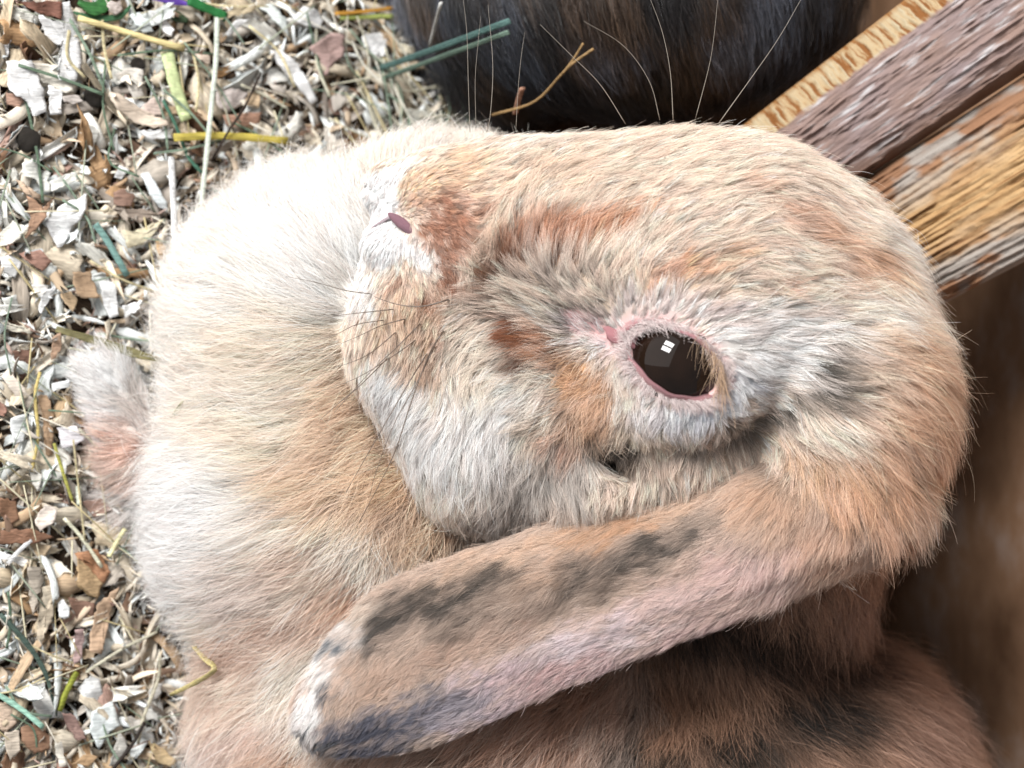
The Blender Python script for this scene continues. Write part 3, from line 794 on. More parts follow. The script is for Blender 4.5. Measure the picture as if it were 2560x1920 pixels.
# eyelid: a soft pink rim from the eyeball out to the skin
NL = 72
loops = [(.95, -8, 'ball'), (.98, 2, 'ball'), (1.01, 6, 'ball'), (1.06, 7, 'mix'), (1.13, 5, 'mix'), (1.24, -2, 'skin'), (1.38, -14, 'skin')]
body_noeye = lambda p: smin(head_sdf(p), ear_sdf(p), 26)
lv, lc = [], []
def lid_uv(sc, j):
    t = 2 * math.pi * j / NL
    cx, cy = math.cos(t), math.sin(t)
    ex = 1 + .16 * max(0, -cx) ** 6
    wob = 1 + .02 * math.sin(5 * t + 1) + .015 * math.sin(11 * t)
    return eye_pt(E_A * cx * ex * sc * wob, E_B * cy * sc * wob)
_lp = np.array([lid_uv(sc, j) for sc, _, _ in loops for j in range(NL)])
_lz = surf_z(_lp[:, 0], _lp[:, 1], body_noeye)
for k, (sc, dz, mode) in enumerate(loops):
    for j in range(NL):
        px, py = _lp[k * NL + j]; zs = float(_lz[k * NL + j])
        q = P(px, py, zs)
        rr2 = ER ** 2 - (q[0] - ec[0]) ** 2 - (q[1] - ec[1]) ** 2
        zb = ec[2] + math.sqrt(max(rr2, 0)) if rr2 > 0 else zs - 40
        zb = max(zb, zs - 40)
        z = {'ball': zb, 'mix': max(zb, zs), 'skin': max(zs, zb)}[mode] + dz
        lv.append(P(px, py, z))
        cpk = [(40, 30, 30), (82, 58, 60), (146, 106, 110), (166, 122, 126), (176, 134, 136), (190, 156, 154), (200, 172, 166)][k]
        lc.append(lin(cpk))
lf = [(k * NL + j, k * NL + (j + 1) % NL, (k + 1) * NL + (j + 1) % NL, (k + 1) * NL + j) for k in range(len(loops) - 1) for j in range(NL)]
lid = new_mesh('eyelid', to_world(np.array(lv)), lf, M_lid, rabbit, rb0, colors=np.array(lc))
lid['label'] = 'pink swollen eyelid rim around the dark eye'

def blob_mesh(name, c, r, rot, mat, parent, loc, color=(200, 140, 140), noise=.15, nf=40.0, nu=20, nv=12, dirs=None):
    v_, f_ = [], []
    for i in range(nv + 1):
        th = math.pi * i / nv
        for j in range(nu):
            ph = 2 * math.pi * j / nu
            d = np.array([math.sin(th) * math.cos(ph), math.sin(th) * math.sin(ph), math.cos(th)])
            v_.append(d)
    d = np.array(v_)
    q = d * np.array(r) * (1 + noise * 2 * (fbm(d * np.array(r) / nf + np.array(c) * .37) - .5))[:, None]
    a = math.radians(rot)
    q = np.stack([math.cos(a) * q[:, 0] - math.sin(a) * q[:, 1], math.sin(a) * q[:, 0] + math.cos(a) * q[:, 1], q[:, 2]], 1) + np.array(c)
    f_ = [(i * nu + j, i * nu + (j + 1) % nu, (i + 1) * nu + (j + 1) % nu, (i + 1) * nu + j) for i in range(nv) for j in range(nu)]
    return new_mesh(name, to_world(q), f_, mat, parent, loc, colors=np.tile(lin(color), (len(q), 1)))

hz = lambda px, py: float(surf_z([px], [py], head_sdf)[0])
td_ = blob_mesh('tear_duct', P(1556, 846, hz(1556, 846) - 4), (50, 19, 9), 27, M_lid, rabbit, rb0, (166, 116, 120), .5, 14)
td_['label'] = 'pink wet inner corner of the eye'
# nose: mauve slit, and the line down the split lip
o = blob_mesh('nostril', P(1016, 566, hz(1016, 566) - 2), (56, 14, 10), 36, M_lid, rabbit, rb0, (132, 98, 108), .15, 20)
o['label'] = 'mauve nostril slit'
def tube(pts, rad, sides=6, closed=True):
    pts = np.asarray(pts, float); n = len(pts)
    rad = np.broadcast_to(np.asarray(rad, float), (n,))
    tg = nrm(np.gradient(pts, axis=0))
    up = np.array([0.13, 0.2, 1.0])
    v = []
    for i in range(n):
        b = np.cross(tg[i], up); b /= np.linalg.norm(b); c = np.cross(b, tg[i])
        for k in range(sides):
            a = 2 * math.pi * k / sides
            v.append(pts[i] + rad[i] * (math.cos(a) * b + math.sin(a) * c))
    f = [(i * sides + k, i * sides + (k + 1) % sides, (i + 1) * sides + (k + 1) % sides, (i + 1) * sides + k) for i in range(n - 1) for k in range(sides)]
    if closed:
        f.append(tuple(range(sides))[::-1]); f.append(tuple(range((n - 1) * sides, n * sides)))
    return np.array(v), f
lp = [(985, 541), (970, 546), (945, 560), (918, 578)]
v, f = tube([P(x, y, hz(x, y) + 9) for x, y in lp], [5.5, 4.5, 3.5, 1.5])
o = new_mesh('lip_cleft', to_world(v), f, M_lid, rabbit, rb0, colors=np.tile(lin((170, 154, 160)), (len(v), 1)))

# lashes: tan hairs of the upper lid hanging over the outer part of the eye
nl = 70
tt = RNG.uniform(-1.45, -.1, nl)
lr = []
for t in tt:
    px, py = eye_pt(E_A * math.cos(t) * 1.1, E_B * math.sin(t) * 1.1)
    lr.append((px, py))
lr = np.array(lr); _z = surf_z(lr[:, 0], lr[:, 1], body_noeye) + 14
lr = np.array([P(x, y, z) for (x, y), z in zip(lr, _z)])
ld = np.stack([RNG.normal(-.05, .25, nl), np.full(nl, 1.0), np.zeros(nl)], 1)
pos, cc = grow(lr, np.tile([0, 0, 1.0], (nl, 1)), ld, RNG.uniform(40, 115, nl), RNG.uniform(.2, .45, nl), lin((214, 184, 156))[None] * RNG.uniform(.3, 1.15, (nl, 1)), np.full(nl, .8), 2, np.full(nl, 9.0), np.full(nl, .4), np.full(nl, .12))
hair_object('eyelashes', to_world(pos), cc, np.full(len(pos), 3.4e-5), M_fur, rabbit, rb0)['kind'] = 'stuff'

# short pale hairs that overhang the whole lid rim
nl2 = 520
tt = RNG.uniform(-math.pi * 1.02, math.pi * .98, nl2)
sc2 = RNG.uniform(1.06, 1.24, nl2)
lr = np.array([eye_pt(E_A * math.cos(t) * k, E_B * math.sin(t) * k) for t, k in zip(tt, sc2)])
_z = surf_z(lr[:, 0], lr[:, 1], body_noeye) + 4
ctr_ = np.array(E_C, float); outd = nrm(lr - ctr_)
inn = np.where(np.sin(tt) < .1, -.35, 1.0)[:, None]           # upper lid hairs lean over the rim, lower ones away from it
dd = np.stack([outd[:, 0] * inn[:, 0] + RNG.normal(.35, .3, nl2), outd[:, 1] * inn[:, 0] + RNG.normal(0, .3, nl2), np.zeros(nl2)], 1)
lr3 = np.array([P(x, y, z) for (x, y), z in zip(lr, _z)])
pos, cc = grow(lr3, grad(head_sdf, lr3), nrm(dd), RNG.uniform(20, 44, nl2), np.full(nl2, .35), lin((236, 222, 220))[None] * RNG.uniform(.7, 1.05, (nl2, 1)), np.full(nl2, .75), 4, np.full(nl2, 6.0), np.full(nl2, .7), np.full(nl2, .09))
hair_object('eyelid_fuzz', to_world(pos), cc, np.full(len(pos), 4.2e-5), M_fur, rabbit, rb0)['kind'] = 'stuff'

# whiskers: each a tapering bristle of its own
WHISK = [
 ([(1125, 748), (1053, 766), (990, 760), (934, 741)], 20, 1, 3.2), ([(1111, 822), (1071, 890), (1024, 1017), (981, 1144), (898, 1306)], 40, 1, 3.4), ([(1068, 883), (1020, 960), (945, 1090), (865, 1230)], 60, 1, 3.0),
 ([(1053, 807), (990, 870), (919, 937), (836, 1031)], 60, 1, 2.6), ([(974, 890), (901, 963), (850, 1005), (800, 1050)], 50, 1, 2.2), ([(986, 773), (920, 780), (848, 789), (750, 808)], 60, 1, 2.0), ([(1013, 797), (950, 815), (888, 844), (770, 891)], 70, 1, 2.0),
 ([(930, 735), (864, 726), (790, 706), (715, 691)], 60, 1, 1.8), ([(1040, 850), (960, 905), (880, 950), (780, 985)], 80, 1, 1.9), ([(990, 830), (930, 880), (880, 905), (800, 930)], 70, 1, 1.9), ([(960, 800), (890, 812), (830, 840), (740, 860)], 60, 1, 1.7),
 ([(1090, 860), (1040, 960), (985, 1060), (940, 1180), (925, 1240)], 60, 1, 2.2),
 ([(1564, 310), (1501, 212), (1432, 142), (1350, 61)], 60, 0, 3.0), ([(1650, 300), (1623, 203), (1558, 114), (1460, 53)], 60, 0, 2.6), ([(1683, 302), (1676, 183), (1656, 81), (1623, -10)], 80, 0, 3.2), ([(1739, 295), (1772, 169), (1785, 90), (1796, -20)], 80, 0, 2.6), ([(1797, 308), (1893, 174), (1950, 90), (2010, -15)], 80, 0, 3.2),
 ([(1216, 330), (1226, 285), (1232, 163), (1220, 12)], 60, 0, 3.0), ([(1175, 330), (1171, 215), (1167, 81), (1157, -10)], 60, 0, 2.4), ([(1190, 320), (1188, 200), (1195, 110), (1202, 40)], 40, 0, 1.8), ([(1290, 320), (1295, 230), (1302, 150), (1312, 80)], 40, 0, 2.0)]
from itertools import accumulate
def spline(pts, n=18):
    pts = np.asarray(pts, float)
    k = len(pts); out = []
    ext = np.vstack([2 * pts[0] - pts[1], pts, 2 * pts[-1] - pts[-2]])
    for t in np.linspace(0, k - 1 - 1e-6, n):
        i = int(t); f = t - i
        p0, p1, p2, p3 = ext[i], ext[i + 1], ext[i + 2], ext[i + 3]
        out.append(.5 * (2 * p1 + (p2 - p0) * f + (2 * p0 - 5 * p1 + 4 * p2 - p3) * f * f + (3 * p1 - p0 - 3 * p2 + p3) * f ** 3))
    return np.array(out)
for pts, rise, dark, wd in WHISK:
    xy = spline([(x, y, 0) for x, y in pts], 20)
    z0 = hz(*xy[0, :2]) - 4 if dark else 40
    zz = z0 + rise * np.linspace(0, 1, 20) ** 1.0 + (25 * np.sin(np.linspace(0, math.pi, 20)))
    if dark:      # keep clear of the coat below
        hh = np.minimum(surf_z(xy[:, 0], xy[:, 1], head_sdf) + 42, z0 + 110); hh[14:] = -999
        zz = np.maximum(zz, hh)
        zz[0] = z0
    v, f = tube([P(x, y, z) for (x, y, _), z in zip(xy, zz)], np.linspace(wd, wd * .3, 20) * (.72 if dark else .32), 5)
    new_mesh('whisker', to_world(v), f, M_whisker if dark else M_whisker_pale, rabbit, rb0)

# ------------------------------------------------------------------ ground, bedding
gx = np.linspace(-2600, 5200, 90); gy = np.linspace(-3000, 4900, 90)
X, Y = np.meshgrid(gx, gy, indexing='ij')
Z = ground_z(X) - 26 + 34 * (fbm(np.stack([X, Y, X * 0], -1) / 160.0) - .5)
gv = np.stack([X, Y, Z], -1).reshape(-1, 3)
n = len(gy)
gf = [(i * n + j, i * n + j + 1, (i + 1) * n + j + 1, (i + 1) * n + j) for i in range(len(gx) - 1) for j in range(n - 1)]
g = new_mesh('bedding_ground', to_world(gv), gf, M_floor)
tag(g, 'dark trodden floor under the wood shavings', kind='structure')

N_G = dir_world([SA, 0, CA])       # = up
E1, E2 = np.array([1.0, 0, 0]), np.array([0, 1.0, 0])

def shaving_template(rng, kind, nu=12, nv=5):
    """thin curled ragged flake, metres, long axis x"""
    Lh = {'flake': rng.uniform(35, 60), 'strip': rng.uniform(70, 140), 'chip': rng.uniform(18, 34)}[kind] * S
    Wh = {'flake': rng.uniform(22, 36), 'strip': rng.uniform(10, 20), 'chip': rng.uniform(11, 20)}[kind] * S
    x = np.linspace(-1, 1, nu); y = np.linspace(-1, 1, nv)
    U, V = np.meshgrid(x, y, indexing='ij')
    wprof = 1 - .55 * np.abs(U) ** 3 * rng.uniform(.2, 1.2) + rng.normal(size=(nu, 1)) * .08
    skew = rng.uniform(-.35, .35)
    px = (U + rng.normal(size=U.shape) * .03) * Lh
    px[0] += rng.normal(size=nv) * .16 * Lh; px[-1] += rng.normal(size=nv) * .16 * Lh
    py = V * wprof * Wh + skew * Wh * U ** 2 * 2
    py[:, 0] += rng.normal(size=nu) * .10 * Wh; py[:, -1] += rng.normal(size=nu) * .10 * Wh
    R = (rng.uniform(.6, 2.2) if kind == 'strip' else rng.uniform(1.1, 3.0)) * Lh * rng.choice([-1, 1])
    a = px / R
    z = R * (1 - np.cos(a)) ; px = R * np.sin(a)
    roll = rng.uniform(-.9, .9) * Wh
    z = z + roll * V ** 2 + rng.uniform(-.5, .5) * Wh * U * V + rng.normal(size=U.shape) * .03 * Wh
    P0 = np.stack([px, py, z], -1)
    th = 2.2 * S
    top = P0.reshape(-1, 3); bot = top - [0, 0, th]
    v = np.vstack([top, bot]); m = nu * nv
    f = []
    for i in range(nu - 1):
        for j in range(nv - 1):
            q = (i * nv + j, (i + 1) * nv + j, (i + 1) * nv + j + 1, i * nv + j + 1)
            f.append(q); f.append(tuple(k + m for k in q[::-1]))
    rim = [i * nv for i in range(nu)] + [(nu - 1) * nv + j for j in range(1, nv)] + [i * nv + nv - 1 for i in range(nu - 2, -1, -1)] + [j for j in range(nv - 2, 0, -1)]
    for k in range(len(rim)):
        p_, q_ = rim[k], rim[(k + 1) % len(rim)]
        f.append((p_, p_ + m, q_ + m, q_))
    v[:, 2] -= v[:, 2].mean()
    return v, f

rs = np.random.default_rng(21)
COLS = {'white': [(236, 240, 238), (226, 232, 232), (240, 238, 230)], 'cream': [(226, 212, 190), (222, 204, 176), (232, 220, 200)],
        'tan': [(200, 172, 138), (206, 180, 150), (192, 156, 118)], 'brown': [(138, 106, 84), (120, 90, 70), (152, 118, 94)], 'pink': [(190, 154, 138), (198, 164, 150), (176, 138, 122)], 'grey': [(182, 170, 156), (168, 156, 144), (196, 186, 174)]}

# areas of bedding in view: left of the rabbit and up to the black one
def bed_ok(px, py):
    if py < 330: right = 1010 + py * .75
    elif py < 420: right = 1200
    else: right = 700
    return px < right

LAND = [(575, 345, 'the yellow straw'), (440, 215, 'the thick pale green stem'), (330, 85, 'the beige straw'), (70, 350, 'the round black dropping'), (240, 230, 'the dropping by the flat stem'), (220, 15, 'the fresh green leaf'), (430, 0, 'the purple petal'),
 (1100, 120, 'the two blue-green blades'), (910, 35, 'the orange straw'), (435, 520, 'the stiff white straw'), (275, 620, 'the teal grass blade'), (275, 865, 'the olive-brown blade'), (250, 950, 'the white paw'), (160, 1190, 'the yellow-green blade'),
 (300, 1350, 'the short pale straw piece'), (205, 1350, 'the slim cream straw'), (80, 1640, 'the bent dark green blade'), (50, 1780, 'the pale aqua blade'), (168, 1730, 'the olive-green stem piece'), (330, 1860, 'the black twig at the hip'), (610, 270, 'the twig over the yellow straw'),
 (780, 190, 'the long aslant pale shaving'), (820, 130, 'the crumpled pink-brown shaving'), (95, 540, 'the forked brown shaving'), (165, 550, 'the bluish-white torn shaving'), (270, 1800, 'the pale blue-white curled shaving'), (90, 1050, 'the thin curved stem'), (1300, 250, 'the upright wood chip')]
def beside(px, py):
    i = min(range(len(LAND)), key=lambda k: (LAND[k][0] - px) ** 2 + (LAND[k][1] - py) ** 2)
    d = math.hypot(LAND[i][0] - px, LAND[i][1] - py)
    return ('right beside ' if d < 60 else 'close to ' if d < 130 else 'a little way from ') + LAND[i][2]

# countless small litter beneath: one mass
lt_v, lt_f, lt_c = [], [], []
off = 0
tmpl = [shaving_template(rs, k) for k in ['chip'] * 5 + ['flake'] * 3 + ['strip'] * 12]
cnt = 0
while cnt < 3600:
    px, py = rs.uniform(-260, 1500), rs.uniform(-260, 2180)
    if not bed_ok(px, py): continue
    cnt += 1
    v, f = tmpl[rs.integers(len(tmpl))]
    e = rs.uniform(-.8, .8, 2); yaw = rs.uniform(0, 6.28)
    Rm = Matrix.Rotation(yaw, 3, 'Z') @ Matrix.Rotation(e[0], 3, 'X') @ Matrix.Rotation(e[1], 3, 'Y')
    w = (v * rs.uniform(.45, 1.05) * [1, rs.uniform(.5, 1), 1]) @ np.array(Rm).T + to_world(on_ground(px, py, rs.uniform(-40, -2)))
    lt_v.append(w); lt_f += [tuple(i + off for i in q) for q in f]; off += len(w)
    kd = rs.choice(list(COLS), p=[.30, .38, .12, .03, .03, .14])
    _c = np.array(COLS[kd][rs.integers(3)], float); _c = _c.mean() + (_c - _c.mean()) * .75
    lt_c.append(np.tile(lin(_c) * rs.uniform(.75, 1.25), (len(w), 1)))
crumb = [shaving_template(rs, k, 4, 3) for k in ['chip'] * 4 + ['strip'] * 4]
cnt = 0
while cnt < 5200:
    px, py = rs.uniform(-200, 1450), rs.uniform(-200, 2120)
    if not bed_ok(px, py): continue
    cnt += 1
    v, f = crumb[rs.integers(len(crumb))]
    Rm = Matrix.Rotation(rs.uniform(0, 6.28), 3, 'Z') @ Matrix.Rotation(rs.uniform(-.7, .7), 3, 'X') @ Matrix.Rotation(rs.uniform(-.7, .7), 3, 'Y')
    w = (v * rs.uniform(.12, .34) * [1, rs.uniform(.3, 1), 1]) @ np.array(Rm).T + to_world(on_ground(px, py, rs.uniform(-16, 16)))
    lt_v.append(w); lt_f += [tuple(i + off for i in q) for q in f]; off += len(w)
    _c = np.array(COLS[rs.choice(list(COLS), p=[.30, .32, .14, .05, .05, .14])][rs.integers(3)], float); _c = _c.mean() + (_c - _c.mean()) * .8
    lt_c.append(np.tile(lin(_c) * rs.uniform(.75, 1.25), (len(w), 1)))
o = new_mesh('bedding_litter', np.vstack(lt_v), lt_f, M_litter, colors=np.vstack(lt_c))
tag(o, 'deep litter of small broken wood shavings around the rabbits', 'bedding', kind='stuff')

# fine hay dust: thin stems in one mass
sv, sf, sc_, off = [], [], [], 0
cnt = 0
while cnt < 230:
    px, py = rs.uniform(-200, 1450), rs.uniform(-200, 2150)
    if not bed_ok(px, py): continue
    cnt += 1
    a = rs.normal(1.2 if rs.random() < .6 else 0.2, .5); l = rs.uniform(50, 150)
    h = rs.uniform(10, 45); dh = rs.normal() * 14
    pts = [on_ground(px + t * l * math.cos(a), py + t * l * math.sin(a), h + dh * t + 10 * (1 - t * t)) for t in np.linspace(-1, 1, 5)]
    v, f = tube(pts, rs.uniform(1.0, 2.6), 5)
    sv.append(to_world(v)); sf += [tuple(i + off for i in q) for q in f]; off += len(v)
    c = [(212, 204, 176), (160, 166, 148), (130, 142, 124), (226, 220, 206), (190, 176, 136)][rs.integers(5)]
    sc_.append(np.tile(lin(c), (len(v), 1)))
o = new_mesh('hay_wisps', np.vstack(sv), sf, M_litter, colors=np.vstack(sc_))
tag(o, 'thin broken wisps of hay strewn through the shavings', 'hay', kind='stuff')

# pieces one can pick out, traced outlines laid on the bedding with their own curl and thickness
def A(ox, oy, k, pts): return [(ox + x * k, oy + y * k) for x, y in pts]
kA = lambda p: A(0, 0, .241, p); kB = lambda p: A(450, 0, .2486, p); kC = lambda p: A(0, 380, .2532, p)
kD = lambda p: A(0, 1450, .2833, p); kE = lambda p: A(0, 650, .3918, p); kF = lambda p: A(0, 1200, .434, p)
HERO = [
 (kA([(150,10),(640,20),(640,200),(380,130)]), (140, 76, 54), 'broad russet wood shaving behind the tall white shaving'),
 (kA([(20,10),(170,60),(370,140),(340,220),(360,260),(300,270),(140,190),(40,110)]), (226, 224, 212), None),
 (kA([(400,150),(640,230),(650,20),(720,10),(760,170),(820,300),(850,560),(830,720),(780,860),(620,830),(600,700),(640,480),(480,400)]), (232, 242, 244), 'tall white papery shaving in front of the russet one'),
 (kA([(60,640),(330,620),(400,780),(460,960),(480,1160),(340,1200),(280,1060),(100,930),(80,800)]), (236, 240, 238), None),
 (kA([(300,640),(600,680),(640,820),(780,860),(770,950),(640,960),(420,820)]), (226, 216, 196), None),
 (kA([(500,880),(640,940),(650,1180),(520,1190)]), (230, 240, 242), None),
 (kA([(1140,950),(1250,980),(1450,1120),(1700,1240),(1760,1300),(1600,1330),(1400,1270),(1250,1160),(1140,1000)]), (216, 190, 162), None),
 (kA([(1440,1130),(1600,1000),(1700,1070),(1680,1200),(1500,1180)]), (222, 190, 172), None),
 (kA([(1440,1360),(1760,1320),(1800,1430),(1540,1450)]), (240, 236, 232), None),
 (kA([(860,1300),(960,1290),(1030,1380),(990,1480),(940,1580),(890,1450)]), (234, 226, 216), 'small pale teardrop-shaped shaving'),
 (kA([(650,1000),(780,980),(870,1050),(760,1090),(660,1050)]), (190, 176, 166), None),
 (kA([(1550,110),(1640,120),(1720,200),(1820,310),(1790,380),(1680,300),(1570,200)]), (226, 234, 236), None),
 (kA([(1350,150),(1450,120),(1560,230),(1600,330),(1480,340),(1400,260)]), (196, 208, 208), None),
 (kA([(1110,30),(1240,0),(1280,90),(1200,160),(1130,90)]), (220, 200, 188), None),
 (kA([(30,260),(110,250),(120,380),(80,600),(20,520)]), (226, 230, 226), None),
 (kA([(60,960),(220,970),(250,1060),(200,1120),(70,1080)]), (196, 138, 108), None),
 (kA([(1180,780),(1330,700),(1480,720),(1500,1000),(1400,1060),(1330,900)]), (206, 196, 182), None),
 (kB([(900,500),(1000,490),(1100,560),(1200,650),(1280,800),(1380,1010),(1320,1040),(1230,930),(1100,780),(960,600)]), (230, 236, 228), 'long narrow pale shaving lying aslant beside the pink-brown one'),
 (kB([(1140,190),(1240,60),(1380,100),(1450,200),(1420,290),(1280,260)]), (240, 246, 246), 'bright white square flake above the pink-brown shaving'),
 (kB([(1300,480),(1520,330),(1660,350),(1650,560),(1500,680),(1490,760),(1360,740),(1420,600)]), (192, 146, 136), 'crumpled pink-brown shaving below the bright white flake'),
 (kB([(370,920),(520,880),(700,930),(620,1060),(480,1130),(360,1080)]), (206, 188, 180), None),
 (kB([(430,1160),(640,1140),(830,1130),(800,1240),(640,1290),(470,1260)]), (202, 138, 104), 'orange-brown shaving just above the yellow straw'),
 (kB([(690,930),(810,920),(800,1090),(660,1040)]), (206, 166, 116), None),
 (kB([(1090,1170),(1210,1170),(1270,1310),(1140,1340)]), (200, 184, 172), None),
 (kB([(1850,460),(1960,480),(2080,390),(2060,560),(1960,600)]), (232, 242, 244), None),
 (kB([(470,340),(560,210),(700,190),(600,270),(500,370)]), (228, 232, 230), None),
 (kB([(880,820),(1000,860),(1070,860),(1060,950),(930,900)]), (214, 200, 184), None),
 (kB([(760,60),(930,40),(1080,200),(1100,380),(1000,250),(880,130)]), (206, 216, 212), None),
 (kB([(590,70),(760,20),(740,120),(560,160),(400,200),(420,150)]), (200, 174, 126), None),
 (kB([(140,540),(300,560),(300,650),(180,600)]), (216, 184, 156), None),
 (kB([(370,790),(380,690),(600,620),(540,700),(420,780)]), (208, 142, 70), None),
 (kC([(220,110),(320,60),(390,170),(500,210),(470,290),(500,330),(480,400),(430,390),(360,270),(230,230)]), (236, 232, 214), None),
 (kC([(480,300),(650,220),(760,200),(770,270),(620,350),(480,400)]), (232, 230, 216), None),
 (kC([(450,690),(600,520),(720,470),(860,410),(850,560),(770,700),(700,780),(640,900),(570,950),(500,820)]), (226, 236, 244), 'large bluish-white shaving torn into ribbons'),
 (kC([(260,430),(360,480),(440,560),(540,430),(460,640),(380,740),(250,860),(300,650)]), (178, 124, 86), 'forked brown shaving next to the bluish-white torn one'),
 (kC([(150,270),(280,340),(420,420),(390,460),(260,420)]), (222, 180, 140), None),
 (kC([(1110,560),(1240,560),(1430,560),(1600,620),(1440,660),(1400,700),(1240,640)]), (166, 142, 122), None),
 (kC([(1120,400),(1230,360),(1340,440),(1300,540),(1130,520)]), (160, 112, 88), None),
 (kC([(1210,770),(1300,790),(1440,740),(1620,660),(1560,760),(1440,900),(1260,950),(1240,860)]), (222, 206, 160), None),
 (kC([(1540,870),(1660,930),(1620,1060),(1560,1060)]), (208, 158, 98), None),
 (kC([(0,1040),(110,1010),(210,1080),(190,1160),(150,1250),(20,1180)]), (230, 240, 244), None),
 (kC([(990,1280),(1140,1270),(1150,1420),(1180,1620),(1080,1640),(1010,1440)]), (226, 230, 232), None),
 (kC([(1210,1520),(1340,1480),(1390,1540),(1300,1600),(1230,1640)]), (228, 232, 234), None),
 (kC([(720,1180),(900,1180),(960,1380),(980,1440),(800,1440),(720,1300)]), (182, 138, 94), None),
 (kC([(600,1400),(700,1370),(770,1460),(720,1580),(640,1500)]), (206, 164, 112), None),
 (kC([(1390,220),(1470,200),(1550,330),(1650,500),(1680,620),(1600,560),(1480,420)]), (214, 224, 236), None),
 (kC([(1130,250),(1180,130),(1280,180),(1200,280)]), (234, 238, 236), None),
 (kC([(0,800),(130,680),(220,720),(290,750),(200,860),(80,920),(0,930)]), (226, 222, 206), None),
 (kC([(310,1310),(480,1330),(420,1420),(350,1500)]), (214, 210, 204), None),
 (kC([(180,1000),(400,960),(520,1080),(420,1180),(300,1100)]), (186, 124, 100), None),
 (kC([(400,1420),(560,1290),(570,1340),(480,1480),(400,1600),(380,1560)]), (232, 236, 236), None),
 (kC([(20,1440),(160,1410),(180,1540),(60,1580)]), (212, 212, 204), None),
 (kD([(690,960),(800,840),(880,870),(920,1010),(810,1140),(740,1060)]), (206, 206, 204), None),
 (kD([(810,1160),(990,1070),(1030,1180),(1070,1290),(960,1360),(870,1500),(790,1330)]), (214, 230, 242), 'pale blue-white curled shaving, the brightest at the rabbit\'s hip'),
 (kD([(280,830),(360,820),(440,1030),(530,1200),(470,1220),(360,1230),(280,1060)]), (226, 222, 216), None),
 (kD([(790,500),(870,200),(1060,60),(980,270),(960,400),(900,660),(800,640)]), (196, 150, 108), None),
 (kD([(680,0),(820,50),(870,170),(780,140),(690,60)]), (206, 160, 92), None),
 (kD([(380,60),(500,40),(480,250),(400,450),(340,580),(330,420),(380,300)]), (204, 184, 152), None),
 (kD([(180,1300),(330,1280),(480,1390),(440,1500),(300,1540),(190,1420)]), (168, 112, 74), None),
 (kD([(0,1080),(140,1110),(150,1260),(60,1350),(0,1310)]), (216, 178, 144), None),
 (kD([(550,1170),(660,1200),(770,1400),(680,1420),(590,1290)]), (158, 112, 98), None),
 (kD([(600,150),(830,200),(840,370),(680,350)]), (140, 92, 68), None),
 (kD([(1090,1230),(1160,1200),(1270,1260),(1210,1340)]), (190, 180, 168), None),
 (kD([(630,1620),(740,1540),(870,1560),(780,1650)]), (202, 150, 92), None),
 (kD([(1310,1420),(1440,1490),(1560,1590),(1500,1650),(1400,1620)]), (216, 176, 112), None),
 (kD([(510,200),(560,170),(620,240),(610,330),(520,330)]), (222, 228, 236), None),
 (kD([(660,440),(740,430),(740,560),(700,720),(650,740)]), (186, 142, 136), None),
 (kD([(960,1640),(1060,1340),(1130,1470),(1020,1650)]), (196, 190, 178), None),
 (kD([(1290,1120),(1330,960),(1450,890),(1400,1030)]), (206, 202, 194), None),
 (kD([(40,1340),(170,1330),(180,1500),(90,1600),(50,1480)]), (206, 184, 158), None),
 (kD([(490,1430),(540,1420),(590,1640),(520,1650)]), (214, 204, 186), None),
 (kE([(10,740),(50,690),(110,760),(240,930),(180,960),(90,860)]), (232, 212, 190), None),
 (kE([(80,580),(190,570),(200,680),(140,760)]), (124, 78, 58), None),
 (kE([(240,870),(310,860),(345,1000),(330,1250),(290,1240),(280,1050)]), (186, 138, 92), 'long tan shaving standing by the white paw'),
 (kE([(70,1010),(170,980),(200,1060),(150,1160),(80,1190)]), (222, 228, 236), None),
 (kE([(360,1070),(490,1060),(540,1150),(470,1190),(400,1200)]), (220, 214, 220), None),
 (kE([(0,390),(120,420),(240,450),(200,470),(60,450)]), (226, 216, 190), None),
 (kE([(330,790),(440,760),(450,800),(340,840)]), (216, 218, 218), None),
 (kE([(0,1520),(100,1560),(120,1640),(40,1640)]), (176, 112, 70), None),
 (kE([(330,500),(390,460),(390,580),(330,640)]), (190, 140, 102), None),
 (kE([(520,1540),(640,1520),(720,1600),(600,1640)]), (176, 128, 106), None),
 (kE([(180,1290),(270,1370),(240,1480),(200,1400)]), (206, 200, 186), None),
 (kF([(0,410),(170,460),(150,505),(0,450)]), (232, 236, 234), None),
 (kF([(0,100),(90,120),(110,230),(60,260),(0,200)]), (166, 106, 66), None),
 (kF([(0,290),(200,280),(310,330),(180,370),(0,370)]), (150, 92, 58), None),
 (kF([(200,230),(260,140),(330,170),(310,250),(230,300)]), (228, 208, 190), None),
 (kF([(160,350),(300,380),(250,470),(200,420)]), (200, 164, 116), None),
 (kF([(430,420),(560,400),(640,530),(600,600),(480,500)]), (184, 112, 62), None),
 (kF([(440,440),(600,590),(560,680),(450,600)]), (208, 160, 98), None),
 (kF([(230,620),(330,600),(300,820),(240,940),(215,900)]), (210, 186, 150), None),
 (kF([(160,500),(240,500),(260,560),(190,780),(170,700)]), (178, 160, 138), None),
 ([(1112, 158), (1160, 132), (1164, 175), (1140, 182), (1125, 190)], (222, 206, 178), None),
 ([(1170, 285), (1190, 245), (1222, 290), (1195, 325)], (226, 234, 236), None),
 ([(1205, 205), (1217, 198), (1224, 225), (1208, 228)], (206, 200, 186), None),
 ([(1020, 270), (1060, 275), (1100, 290), (1070, 325), (1030, 310)], (206, 204, 186), None),
 ([(905, 90), (950, 80), (975, 110), (940, 140), (910, 125)], (226, 236, 238), None),
 ([(990, 105), (1035, 115), (1040, 135), (1005, 135)], (222, 208, 170), None),
]
